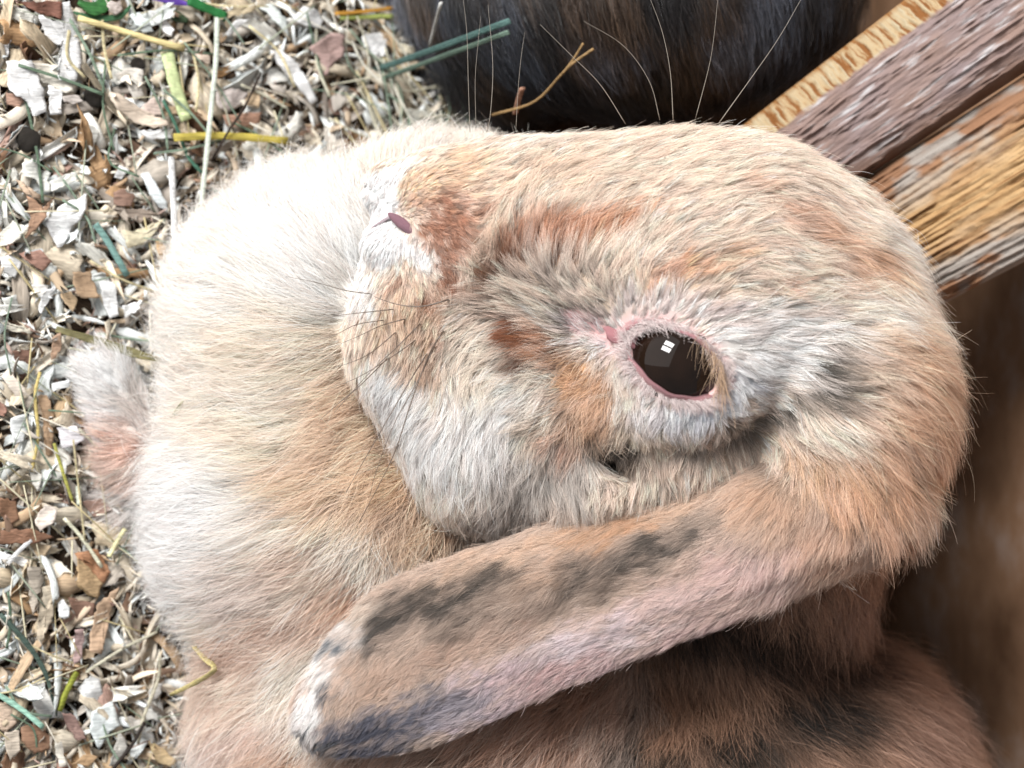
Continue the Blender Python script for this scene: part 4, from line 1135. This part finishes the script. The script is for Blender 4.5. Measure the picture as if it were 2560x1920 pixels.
def hue_kind(c):
    r, g, b = c
    if r - b > 75: return 'brown' if r < 185 else 'tan'
    if r - b > 42: return 'pink' if (r - g) > 34 else 'tan'
    if min(c) > 198: return 'white' if r - b < 12 else 'cream'
    return 'grey' if r - b < 32 else 'cream'
WORDS = {'white': 'white papery', 'cream': 'cream', 'tan': 'golden tan', 'brown': 'dark brown', 'pink': 'pinkish brown', 'grey': 'greyish beige'}

def hero_piece(outline, c, label, k):
    rg = np.random.default_rng(100 + k)
    o = np.array(outline, float)
    pts = []
    for i in range(len(o)):
        a, b = o[i], o[(i + 1) % len(o)]
        n = max(2, int(np.linalg.norm(b - a) / 9))
        for t in np.arange(n) / n: pts.append(a + (b - a) * t + rg.normal(size=2) * (1.8 if t else .6))
    pts = np.array(pts); m = len(pts)
    ctr = pts.mean(0)
    base_h = rg.uniform(26, 50)
    ax = rg.uniform(0, 3.14); ext = np.abs(pts - ctr).max()
    curl = rg.uniform(.15, .5) * rg.choice([-1, 1]); wav = rg.uniform(2, 6); tilt = rg.normal() * .10, rg.normal() * .10
    top = []
    rings = (1.0, .8, .55, .28, .0001)
    for r in rings:
        q = ctr + (pts - ctr) * r
        d = q - ctr
        a = d @ [math.cos(ax), math.sin(ax)]; b_ = d @ [-math.sin(ax), math.cos(ax)]
        h = base_h + curl * a * a / max(ext, 1) * .6 + wav * np.sin(b_ * .09 + k) + d @ np.array(tilt) + (fbm(np.stack([q[:, 0], q[:, 1], q[:, 0] * 0 + k], 1) / 14.0) - .5) * 9
        h = np.clip(h, 4, 75)
        top += [on_ground(x, y, hh) for (x, y), hh in zip(q, h)]
    top = to_world(np.array(top))
    v = np.vstack([top, top - [0, 0, 2.4 * S]]); tot = len(top)
    f = []
    R = len(rings)
    for i in range(R - 1):
        for j in range(m):
            q = (i * m + j, i * m + (j + 1) % m, (i + 1) * m + (j + 1) % m, (i + 1) * m + j)
            f.append(q); f.append(tuple(x + tot for x in q[::-1]))
    for j in range(m): f.append((j, j + tot, (j + 1) % m + tot, (j + 1) % m))
    loc = v.mean(0)
    ob = new_mesh('wood_shaving', v, f, M_shav, None, loc)
    kd = hue_kind(c)
    gm = sum(c) / 3; c = tuple(min(gm * 1.06 + 6 + (x - gm) * .62, 246) for x in c)
    ob.color = (*lin(c), 1)
    if label: tag(ob, label, 'wood shaving')
    else: tag(ob, f'broad {WORDS[kd]} wood shaving {beside(*ctr)}', 'wood shaving', f'broad {WORDS[kd]} shavings {beside(*ctr)}')
for k, (ol, c, lb) in enumerate(HERO):
    hero_piece(ol, c, lb, k)

# more loose shavings between them
TM = {}
for kd in ('flake', 'strip', 'chip'):
    TM[kd] = []
    for i in range(8):
        v, f = shaving_template(rs, kd)
        me = bpy.data.meshes.new('wood_shaving'); me.from_pydata(v.tolist(), [], f)
        me.polygons.foreach_set('use_smooth', np.ones(len(me.polygons), bool)); me.materials.append(M_shav)
        TM[kd].append(me)
cnt = 0
SZ = {'flake': 'small broad', 'strip': 'narrow', 'chip': 'tiny'}
while cnt < 195:
    px, py = rs.uniform(-40, 1260), rs.uniform(-40, 1960)
    if not bed_ok(px, py) or (py > 380 and px > 440): continue
    if py > 420 and px > 360 and rs.random() < .5: continue
    cnt += 1
    kd = rs.choice(['flake', 'strip', 'chip'], p=[.3, .4, .3])
    hue = rs.choice(list(COLS), p=[.34, .36, .12, .04, .04, .10])
    ob = bpy.data.objects.new('wood_shaving', TM[kd][rs.integers(8)])
    col.objects.link(ob)
    ob.location = to_world(on_ground(px, py, rs.uniform(-2, 18)))
    ob.rotation_euler = (rs.normal() * .42, rs.normal() * .3, rs.uniform(0, 6.28))
    s_ = rs.uniform(.75, 1.35); ob.scale = (s_, s_, s_)
    ob.color = (*lin(COLS[hue][rs.integers(3)]), 1)
    tag(ob, f'{SZ[kd]} {WORDS[hue]} wood shaving {beside(px, py)}', 'wood shaving', f'{SZ[kd]} {WORDS[hue]} shavings {beside(px, py)}')

# straw, hay and twigs
def stalk(name, pts, w, c, label, cat, h=30, flat=.35, group=None, taper=None, zs=None, mat=None):
    xy = spline([(x, y, 0) for x, y in pts], max(8, 4 * len(pts)))
    n = len(xy)
    if zs is None:
        hs = np.linspace(h, h, n) if np.isscalar(h) else np.interp(np.linspace(0, 1, n), np.linspace(0, 1, len(h)), h)
        cen = np.array([on_ground(x, y, hh) for (x, y, _), hh in zip(xy, hs)])
    else:
        cen = np.array([P(x, y, z) for (x, y, _), z in zip(xy, np.interp(np.linspace(0, 1, n), np.linspace(0, 1, len(zs)), zs))])
    tg = nrm(np.gradient(cen, axis=0)); up = np.array([SA, 0, CA])
    prof = np.ones(n) if taper is None else np.interp(np.linspace(0, 1, n), np.linspace(0, 1, len(taper)), taper)
    v = []
    sides = 14
    rg = np.random.default_rng(int(abs(pts[0][0] * 7 + pts[0][1])) + 1)
    stripe = rg.uniform(.68, 1.12, sides); fib = []
    prof = prof * (1 + .05 * rg.normal(size=n))
    for i in range(n):
        b = np.cross(tg[i], up); b /= np.linalg.norm(b); cc = np.cross(b, tg[i])
        for k in range(sides):
            a = 2 * math.pi * k / sides
            rib = 1 + .16 * (stripe[k] - .8)
            fib.append(np.array([1, 1, 1]) * stripe[k] * (1 + .10 * rg.normal()))
            v.append(cen[i] + prof[i] * w / 2 * rib * (math.cos(a) * b + flat * math.sin(a) * cc))
    f = [(i * sides + k, i * sides + (k + 1) % sides, (i + 1) * sides + (k + 1) % sides, (i + 1) * sides + k) for i in range(n - 1) for k in range(sides)]
    f.append(tuple(range(sides))[::-1]); f.append(tuple(range((n - 1) * sides, n * sides)))
    wv_ = to_world(np.array(v)); loc = wv_.mean(0)
    ob = new_mesh(name, wv_, f, mat or M_straw, None, loc, colors=np.clip(np.array(fib), .3, 1.2))
    ob.color = (*np.minimum(lin(c) * 1.22, .92), 1)
    tag(ob, label, cat, group)
    return ob
T1 = [.3, 1, 1, .9, .2]
stalk('straw', [(435, 344), (560, 340), (720, 352)], 20, (212, 194, 96), 'bright yellow straw lying across the shavings above the chest', 'straw', 60, .4)
stalk('straw', [(543, 33), (540, 150), (530, 250), (515, 400), (500, 535)], 14, (212, 220, 208), 'long pale green-white straw crossing over the yellow one', 'straw', [40, 55, 80, 95, 70], .7)
stalk('straw', [(428, 393), (434, 520), (440, 645)], 18, (244, 242, 236), 'stiff white straw stuck beside the chest fur', 'straw', [40, 80, 110], .5)
stalk('hay_stem', [(418, 130), (440, 220), (468, 300)], 36, (196, 208, 158), 'thick pale green grooved stem', 'hay', 36, .45)
stalk('straw', [(195, 45), (330, 85), (460, 122)], 17, (216, 200, 148), 'beige straw with a node beside the green leaf', 'straw', 48, .7)
stalk('grass_blade', [(930, 178), (1100, 118), (1275, 52)], 17, (92, 122, 118), 'blue-green grass blade reaching over the black rabbit, upper of two', 'grass blade', 0, .25, zs=[-770, -520, -300])
stalk('grass_blade', [(945, 200), (1110, 140), (1272, 80)], 14, (104, 124, 112), 'blue-green grass blade reaching over the black rabbit, lower of two', 'grass blade', 0, .25, zs=[-775, -530, -305])
stalk('straw', [(1102, 8), (1088, 60), (1075, 115)], 12, (236, 232, 222), 'short white stick at the edge of the black rabbit', 'straw', 0, .6, zs=[-400, -500, -600])
tw = stalk('twig', [(1230, 288), (1335, 255), (1400, 190), (1430, 160), (1484, 122)], 8, (150, 122, 84), 'thin forked brown twig standing before the black rabbit', 'twig', 0, .9, zs=[-430, -330, -250, -225, -200])
tb = stalk('branch', [(1405, 185), (1432, 150), (1458, 108)], 7, (150, 122, 84), None, None, 0, .9, zs=[-246, -225, -200])
tb.location = np.array(tb.location) - np.array(tw.location); tb.parent = tw
stalk('wood_chip', [(1288, 285), (1296, 250), (1306, 220)], 18, (172, 132, 112), 'small upright pink-brown wood chip before the black rabbit', 'wood chip', 0, .4, zs=[-420, -390, -360])
stalk('grass_blade', [(140, 822), (260, 858), (340, 884), (412, 904)], 24, (118, 112, 78), 'dry olive-brown grass blade pointing at the chest over the paw', 'grass blade', [40, 70, 110, 130], .2, taper=[.6, 1, 1.0, .25])
stalk('twig', [(652, 183), (610, 270), (575, 322), (530, 400)], 7, (52, 40, 34), 'thin black twig crossing the yellow straw', 'twig', [50, 66, 78, 60], .9)
stalk('grass_blade', [(470, 0), (520, 22), (565, 42)], 26, (52, 128, 70), 'bright green grass stem beside the purple petal', 'grass blade', 44, .4)
stalk('green_leaf', [(195, 5), (235, 22), (262, 8), (275, -12)], 40, (58, 108, 58), 'fresh green leaf at the edge of the bedding', 'leaf', 46, .2, taper=[.3, 1, .9, .3])
stalk('green_leaf', [(180, 30), (240, 45), (300, 40), (330, 10)], 18, (66, 104, 74), 'thin dark green leaf under the fresh one', 'leaf', 34, .2, taper=[.3, 1, .9, .3])
stalk('flower_petal', [(380, -6), (430, 2), (476, 12)], 22, (104, 74, 168), 'purple petal beside the bright green stem', 'petal', 44, .25, taper=[.5, 1, .3])
stalk('green_leaf', [(410, 20), (440, 40), (470, 52)], 34, (60, 78, 56), 'dull dark green leaf under the purple petal', 'leaf', 30, .2, taper=[.4, 1, .4])
stalk('straw', [(838, 34), (900, 30), (985, 20)], 11, (206, 152, 66), 'orange straw next to the black rabbit', 'straw', 60, .5)
stalk('straw', [(850, 44), (920, 42), (984, 41)], 14, (160, 170, 96), 'green-yellow straw below the orange one', 'straw', 52, .5)
stalk('grass_blade', [(238, 560), (270, 605), (318, 690)], 18, (128, 164, 158), 'teal grass blade among white shavings by the chest', 'grass blade', 46, .2)
stalk('hay_stem', [(208, 160), (265, 245), (320, 312)], 18, (122, 112, 96), 'grey-brown flat stem beside the droppings', 'hay', 42, .3)
stalk('grass_blade', [(408, 250), (440, 315), (470, 390), (505, 432)], 10, (76, 116, 98), 'slim dark green blade under the yellow straw', 'grass blade', 36, .3)
stalk('grass_blade', [(0, 1535), (60, 1600), (112, 1680), (142, 1790)], 15, (76, 92, 84), 'long dark green bent grass blade near the pale aqua one', 'grass blade', 50, .25, taper=[.8, 1, .8, .3])
stalk('hay_stem', [(192, 1680), (165, 1732), (148, 1778)], 17, (146, 152, 62), 'short olive-green stem piece', 'hay', 44, .7)
stalk('grass_blade', [(-10, 1732), (60, 1778), (108, 1818)], 14, (164, 206, 188), 'pale aqua grass blade', 'grass blade', 50, .3)
stalk('twig', [(362, 1805), (330, 1862), (276, 1930)], 9, (44, 36, 32), 'short black twig by the rabbit\'s hip', 'twig', 56, .9)
stalk('grass_blade', [(135, 1108), (160, 1190), (182, 1255)], 9, (164, 162, 84), 'thin yellow-green blade below the paw', 'grass blade', 46, .4)
stalk('straw', [(272, 1392), (292, 1355), (313, 1322)], 13, (216, 210, 168), 'short pale straw piece at the chest fur below the paw', 'straw', 60, .6)
stalk('straw', [(160, 1295), (205, 1345), (255, 1418)], 10, (232, 222, 198), 'slim cream straw across brown shavings', 'straw', 52, .5)
stalk('hay_stem', [(195, 1215), (196, 1235), (198, 1262)], 14, (200, 206, 190), 'short hollow grey stem piece below the paw', 'hay', 40, .9)
stalk('hay_stem', [(100, 930), (88, 990), (95, 1090), (78, 1180)], 9, (186, 168, 110), 'thin curved straw-coloured stem left of the paw', 'hay', 40, .6)
stalk('straw', [(400, 1640), (395, 1700), (360, 1790), (345, 1860)], 9, (214, 208, 186), 'pale straw leaning on the rabbit\'s hip', 'straw', [90, 70, 50, 40], .6)
stalk('straw', [(20, 1410), (45, 1380), (78, 1350)], 12, (232, 236, 230), 'short white straw near the dark green bent blade', 'straw', 46, .6)
czf = lambda x, y: max(float(surf_z([x], [y], chest_sdf)[0]), -400.0)
stalk('straw', [(483, 1615), (510, 1645), (536, 1672), (500, 1700), (425, 1738)], 17, (190, 176, 124), 'bent yellow straw caught in the belly fur', 'straw', 0, .5, zs=[czf(483, 1615) + 190, czf(536, 1672) + 175, czf(425, 1738) + 200], taper=[.7, 1, 1, .9, .6])
stalk('wood_flake', [(456, 1003), (440, 1030), (424, 1062)], 17, (232, 226, 196), 'tiny cream flake caught in the chest fur', 'wood flake', 0, .2, zs=[czf(456, 1003) + 170, czf(424, 1062) + 190], taper=[.5, 1, .4])
HC = [((200, 196, 176), 'pale'), ((132, 150, 132), 'grey-green'), ((206, 194, 156), 'straw-yellow'), ((104, 124, 104), 'dull green')]
cnt = 0
while cnt < 50:
    px, py = rs.uniform(0, 1180), rs.uniform(0, 1900)
    if not bed_ok(px, py) or (py > 380 and px > 400): continue
    if px < 450 and rs.random() < .35: continue
    cnt += 1
    a = rs.normal(1.15, .35) if rs.random() < .65 else rs.normal(.25, .4)
    l = rs.uniform(60, 130); bend = rs.normal() * 14
    c, wd = HC[rs.integers(4)]
    d = np.array([math.cos(a), math.sin(a)]); q = np.array([-d[1], d[0]])
    pts = [tuple(np.array([px, py]) + d * l * t + q * bend * (1 - t * t)) for t in (-1, 0, 1)]
    stalk('hay_stem', pts, rs.uniform(4, 9), c, f'thin {wd} hay stem {beside(px, py)}', 'hay', [rs.uniform(25, 60), 48, rs.uniform(25, 70)], rs.uniform(.2, .5), f'thin {wd} hay stems {beside(px, py)}')

cnt = 0
while cnt < 34:      # the hay is thickest between the two rabbits
    px, py = rs.uniform(860, 1190), rs.uniform(130, 330)
    if not bed_ok(px, py): continue
    cnt += 1
    a = rs.normal(1.15, .25) if rs.random() < .8 else rs.normal(-.1, .3)
    l = rs.uniform(50, 110); bend = rs.normal() * 10
    c, wd = (((226, 222, 208), 'whitish'), ((200, 196, 176), 'pale'), ((132, 150, 132), 'grey-green'))[rs.integers(3)]
    d = np.array([math.cos(a), math.sin(a)]); q = np.array([-d[1], d[0]])
    pts = [tuple(np.array([px, py]) + d * l * t + q * bend * (1 - t * t)) for t in (-1, 0, 1)]
    stalk('hay_stem', pts, rs.uniform(3, 7), c, f'thin {wd} hay stem {beside(px, py)}', 'hay', [rs.uniform(25, 60), 60, rs.uniform(30, 80)], rs.uniform(.4, .9), f'thin {wd} hay stems {beside(px, py)}')

# droppings
for k, (px, py, r, lb) in enumerate(((70, 350, 34, 'round black dropping beside white shavings'), (238, 240, 30, 'dark dropping next to the grey-brown flat stem'), (345, 160, 20, 'small dark dropping under the beige straw'))):
    c = on_ground(px, py, 24)
    o = blob_mesh('dropping', c, (r, r * .92, r * .85), 20, M_drop, None, to_world(c), (50, 45, 40), .22, 16, 24, 16)
    tag(o, lb, 'dropping')

# ------------------------------------------------------------------ the black rabbit
def black_sdf(p):
    d = ell(p, P(1570, -160, -760), (670, 465, 500), 0)
    d = smin(d, ell(p, P(1500, -620, -720), (460, 420, 430), 0), 120)
    d = smin(d, ell(p, P(1330, -980, -480), (260, 330, 240), 0), 90)
    d = smin(d, ell(p, P(1290, -1240, -420), (150, 190, 150), 0), 60)
    d = smin(d, ell(p, P(1270, 60, -900), (240, 225, 230), 0), 60)
    for dx in (-1, 1):
        d = smin(d, cone(p, P(1390 + dx * 90, -850, -280), P(1480 + dx * 180, -480, -170), 60, 50), 30)
        d = smin(d, ell(p, P(1230 + dx * 150, -1050, -900), (90, 200, 90), 0), 50)
    return d
kv, kf = surface_nets(black_sdf, (600, -2000, -1650), (2700, 560, 120), 30.0)
black = bpy.data.objects.new('rabbit', None)
kb0 = to_world(P(1590, -400, -1000)); kb0[2] = 0
black.location = kb0; col.objects.link(black)
tag(black, 'black rabbit sitting behind the cream one beside the gnawed board', 'rabbit')
kc = np.tile(lin((20, 19, 20)), (len(kv), 1))
new_mesh('body', to_world(kv), kf[:, ::-1], M_skin, black, kb0, colors=kc)
wv = np.where((proj(kv)[1] > -80) & (kv[:, 2] > -1100), 1.0, .10)
kr = sample(kv, kf, 13000, wv); kn = grad(black_sdf, kr)
kpx, kpy = proj(kr)
kd_ = np.stack([.25 + .5 * (fbm(kr / 130.0) - .5), np.full(len(kr), .9), np.zeros(len(kr))], 1)
br = np.clip((fbm(kr / 120.0 + 5) - .47) * 7, 0, 1)[:, None]
blue_sheen = np.clip((fbm(kr / 100.0 + 15) - .48) * 7, 0, 1)[:, None]
kcol = lin((34, 32, 33)) * (1 - br) + lin((66, 52, 42)) * br
kcol = kcol * (1 - blue_sheen * .6) + lin((84, 90, 102)) * blue_sheen * .6  # bluish sheen of the black coat, mixed into the hair colour
kcol = kcol * np.exp(RNG.normal(size=(len(kr), 1)) * .55)
C2 = len(kr)
pos, cc = grow(kr, kn, nrm(kd_), RNG.uniform(110, 190, C2), np.full(C2, .3), kcol, np.full(C2, .9), 6, np.full(C2, 22.0), np.full(C2, .6), np.full(C2, .09), cj=.25)
hair_object('fur', to_world(pos), cc, RNG.uniform(4e-5, 7e-5, len(pos)), M_dark_fur, black, kb0)

# ------------------------------------------------------------------ gnawed boards and the hutch wall
D_ = np.array([.835, -.55, 0.0]); Q_ = np.array([.55, .835, 0.0])
SLOPE = .34
def board(name, a0, a1, prof, relief, cfun, mat, parent, loc, na=520, back=-70):
    """strip along D_ with a cross profile [(q, z)], closed behind"""
    prof = np.array(prof, float)
    nq = 130
    qs = np.linspace(prof[0, 0], prof[-1, 0], nq)
    zs = np.interp(qs, prof[:, 0], prof[:, 1])
    al = np.linspace(a0, a1, na)
    AA, QQ = np.meshgrid(al, qs, indexing='ij')
    ZZ = np.tile(zs, (na, 1)) + relief(AA, QQ)
    o0 = P(2110, 482, -430)
    base = o0 + AA[..., None] * D_ + (QQ * (1 + AA * .00022))[..., None] * Q_
    base[..., 2] += ZZ + AA * SLOPE
    v = base.reshape(-1, 3)
    bk = v.copy(); bk[:, 2] = (o0[2] + AA * SLOPE + zs.min() + back).reshape(-1)
    m = na * nq
    f = []
    for i in range(na - 1):
        for j in range(nq - 1):
            f.append((i * nq + j, i * nq + j + 1, (i + 1) * nq + j + 1, (i + 1) * nq + j))
    rim = [i * nq for i in range(na)] + [(na - 1) * nq + j for j in range(1, nq)] + [i * nq + nq - 1 for i in range(na - 2, -1, -1)] + list(range(nq - 2, 0, -1))
    k0 = len(v)
    v = np.vstack([v, bk[rim]])
    for k in range(len(rim)):
        k2 = (k + 1) % len(rim)
        f.append((rim[k], rim[k2], k0 + k2, k0 + k))
    f.append(tuple(k0 + k for k in range(len(rim))))
    c = cfun(AA.reshape(-1), QQ.reshape(-1))
    c = np.vstack([c, c[rim] * .7])
    return new_mesh(name, to_world(v), f, mat, parent, loc, colors=c)

M_wood = attr_material('gnawed_wood', 0.75, 0.2, 0.5)
frame = bpy.data.objects.new('gnawed_board', None)
fb0 = to_world(P(2300, 400, -500)); frame.location = fb0; col.objects.link(frame)
tag(frame, 'leaning wooden board with gnawed golden edges behind the cream rabbit', 'board')
def s3(a, q, sa, sq, o=0): return np.stack([a / sa + o, q / sq + o * 1.7, a * 0 + o], -1)
def rel_a(a, q):
    edge = np.clip((-232 - q) / 14, 0, 1)
    tooth = (fbm(s3(a + 10 * fbm(s3(a, q, 40, 20, 3)), q, 7, 60, 5), 3) - .5) * 12 * edge
    fl = (fbm(s3(a, q, 80, 8), 4) - .5) * 12 + np.clip(fbm(s3(a, q, 90, 6, 4), 4) - .55, 0, 1) * 55
    return tooth * 2 + fl * (1 - edge) + (fbm(s3(a, q, 14, 14, 6), 3) - .5) * 14 * edge
def col_a(a, q):
    edge = np.clip((-236 + 16 * (fbm(s3(a, q, 18, 18, 1)) - .5) - q) / 8, 0, 1)[:, None]
    t = fbm(s3(a, q, 60, 8, 9), 4)[:, None]
    t2 = fbm(s3(a, q, 90, 40, 12), 3)[:, None]
    face = lin((150, 136, 138)) * (1 - t2) + lin((156, 128, 114)) * t2
    face = face + np.clip((t - .58) * 4, 0, 1) * (lin((206, 204, 206)) - face)
    face = face + np.clip((.38 - t) * 4, 0, 1) * (lin((116, 98, 92)) - face)
    groove_shade = np.clip((q + 70 + 30 * (fbm(s3(a, q, 40, 40, 3)) - .5)) / 60, 0, 1)[:, None]  # shade above the groove, painted into the face colour as dark brown
    face = face * (1 - groove_shade) + groove_shade * (lin((112, 84, 68)) * (.8 + .5 * t))
    te = np.clip(.5 + (fbm(s3(a + 10 * fbm(s3(a, q, 40, 20, 3)), q, 7, 60, 5), 3)[:, None] - .5) * 1.7, 0, 1)
    rim_ = np.clip((-298 - q) / 14, 0, 1)[:, None]
    eg = lin((222, 178, 120)) * (1 - te) + lin((238, 222, 188)) * te
    eg = eg + np.clip((.42 - te) * 6, 0, 1) * (lin((170, 112, 62)) - eg)
    eg = eg * (1 - rim_ * .7) + lin((202, 144, 86)) * rim_ * .7
    return np.clip(face * .8 * (1 - edge) + eg * .5 * edge, 0, 1)
board('plank', -560, 760, [(-312, -40), (-300, -20), (-238, 46), (-200, 54), (-90, 52), (-24, 34), (-4, -14)], rel_a, col_a, M_wood, frame, fb0)['label'] = 'grey weathered plank with a pale gnawed edge'
def rel_b(a, q):
    gn = np.clip(fbm(s3(a, q, 260, 120, 3)) * 3 - .9, 0, 1)
    return (fbm(s3(a, q, 120, 6.5, 2), 4) - .5) * 44 * (.35 + gn) + (fbm(s3(a, q, 20, 12, 7), 3) - .5) * 10
def col_b(a, q):
    t = fbm(s3(a, q, 130, 6.0, 2), 4)[:, None]
    u = (fbm(s3(a, q, 110, 50, 8), 3) - .5)
    go = np.clip(1.3 - np.abs(q - 190 + 90 * u) / 105, 0, 1)[:, None]
    gold = lin((198, 152, 98)) * (1 - t) + lin((228, 192, 144)) * t
    gold = gold + np.clip((.43 - t) * 5, 0, 1) * (lin((140, 98, 60)) - gold)
    pale = lin((148, 134, 124)) * (1 - t) + lin((190, 182, 174)) * t
    brn = lin((158, 118, 90)) * (.8 + .4 * t)
    m2 = np.clip((fbm(s3(a, q, 70, 30, 14), 3) - .46) * 6, 0, 1)[:, None]
    bg = pale * (1 - m2) + brn * m2
    return np.clip(bg * .74 * (1 - go) + gold * .66 * go, 0, 1)
board('plank', -360, 760, [(2, -30), (16, 6), (50, 30), (120, 42), (250, 46), (330, 34), (378, 6), (392, -40)], rel_b, col_b, M_wood, frame, fb0)['label'] = 'golden plank gnawed into long grooves'

# hutch wall behind, stained brown boards; it rises from the floor
M_wall, nt, b = mat_new('brown_stained_wall')
tc = node(nt, 'ShaderNodeTexCoord'); mp = node(nt, 'ShaderNodeMapping'); mp.inputs['Scale'].default_value = (6, 7, 14); mp.inputs['Rotation'].default_value = (math.radians(35), 0, 0)
n1 = node(nt, 'ShaderNodeTexNoise'); n1.inputs['Scale'].default_value = 3.5; n1.inputs['Detail'].default_value = 6; n1.inputs['Roughness'].default_value = .65
cr = node(nt, 'ShaderNodeValToRGB')
e = cr.color_ramp.elements
e[0].position = .30; e[0].color = (*lin((118, 88, 66)), 1); e[1].position = .72; e[1].color = (*lin((184, 166, 156)), 1)
k = e.new(.5); k.color = (*lin((152, 118, 92)), 1)
nt.links.new(tc.outputs['Object'], mp.inputs[0]); nt.links.new(mp.outputs[0], n1.inputs['Vector']); nt.links.new(n1.outputs['Fac'], cr.inputs[0]); nt.links.new(cr.outputs[0], b.inputs['Base Color'])
b.inputs['Roughness'].default_value = .5; b.inputs['Specular IOR Level'].default_value = .35
bp = node(nt, 'ShaderNodeBump'); bp.inputs['Strength'].default_value = .3; bp.inputs['Distance'].default_value = .002
nt.links.new(n1.outputs['Fac'], bp.inputs['Height']); nt.links.new(bp.outputs[0], b.inputs['Normal'])
wx = to_world(on_ground(2160, 900))[0]
wy0, wy1 = -0.22, 0.30
wv_ = np.array([(x, y, z) for x in (wx, wx + .012) for y in (wy0, wy1) for z in (-.01, .34)])
wf = [(0, 1, 3, 2), (4, 6, 7, 5), (0, 4, 5, 1), (2, 3, 7, 6), (1, 5, 7, 3), (0, 2, 6, 4)]
w = new_mesh('hutch_wall', wv_, wf, M_wall, smooth=False)
tag(w, 'brown stained wooden wall of the hutch', kind='structure')
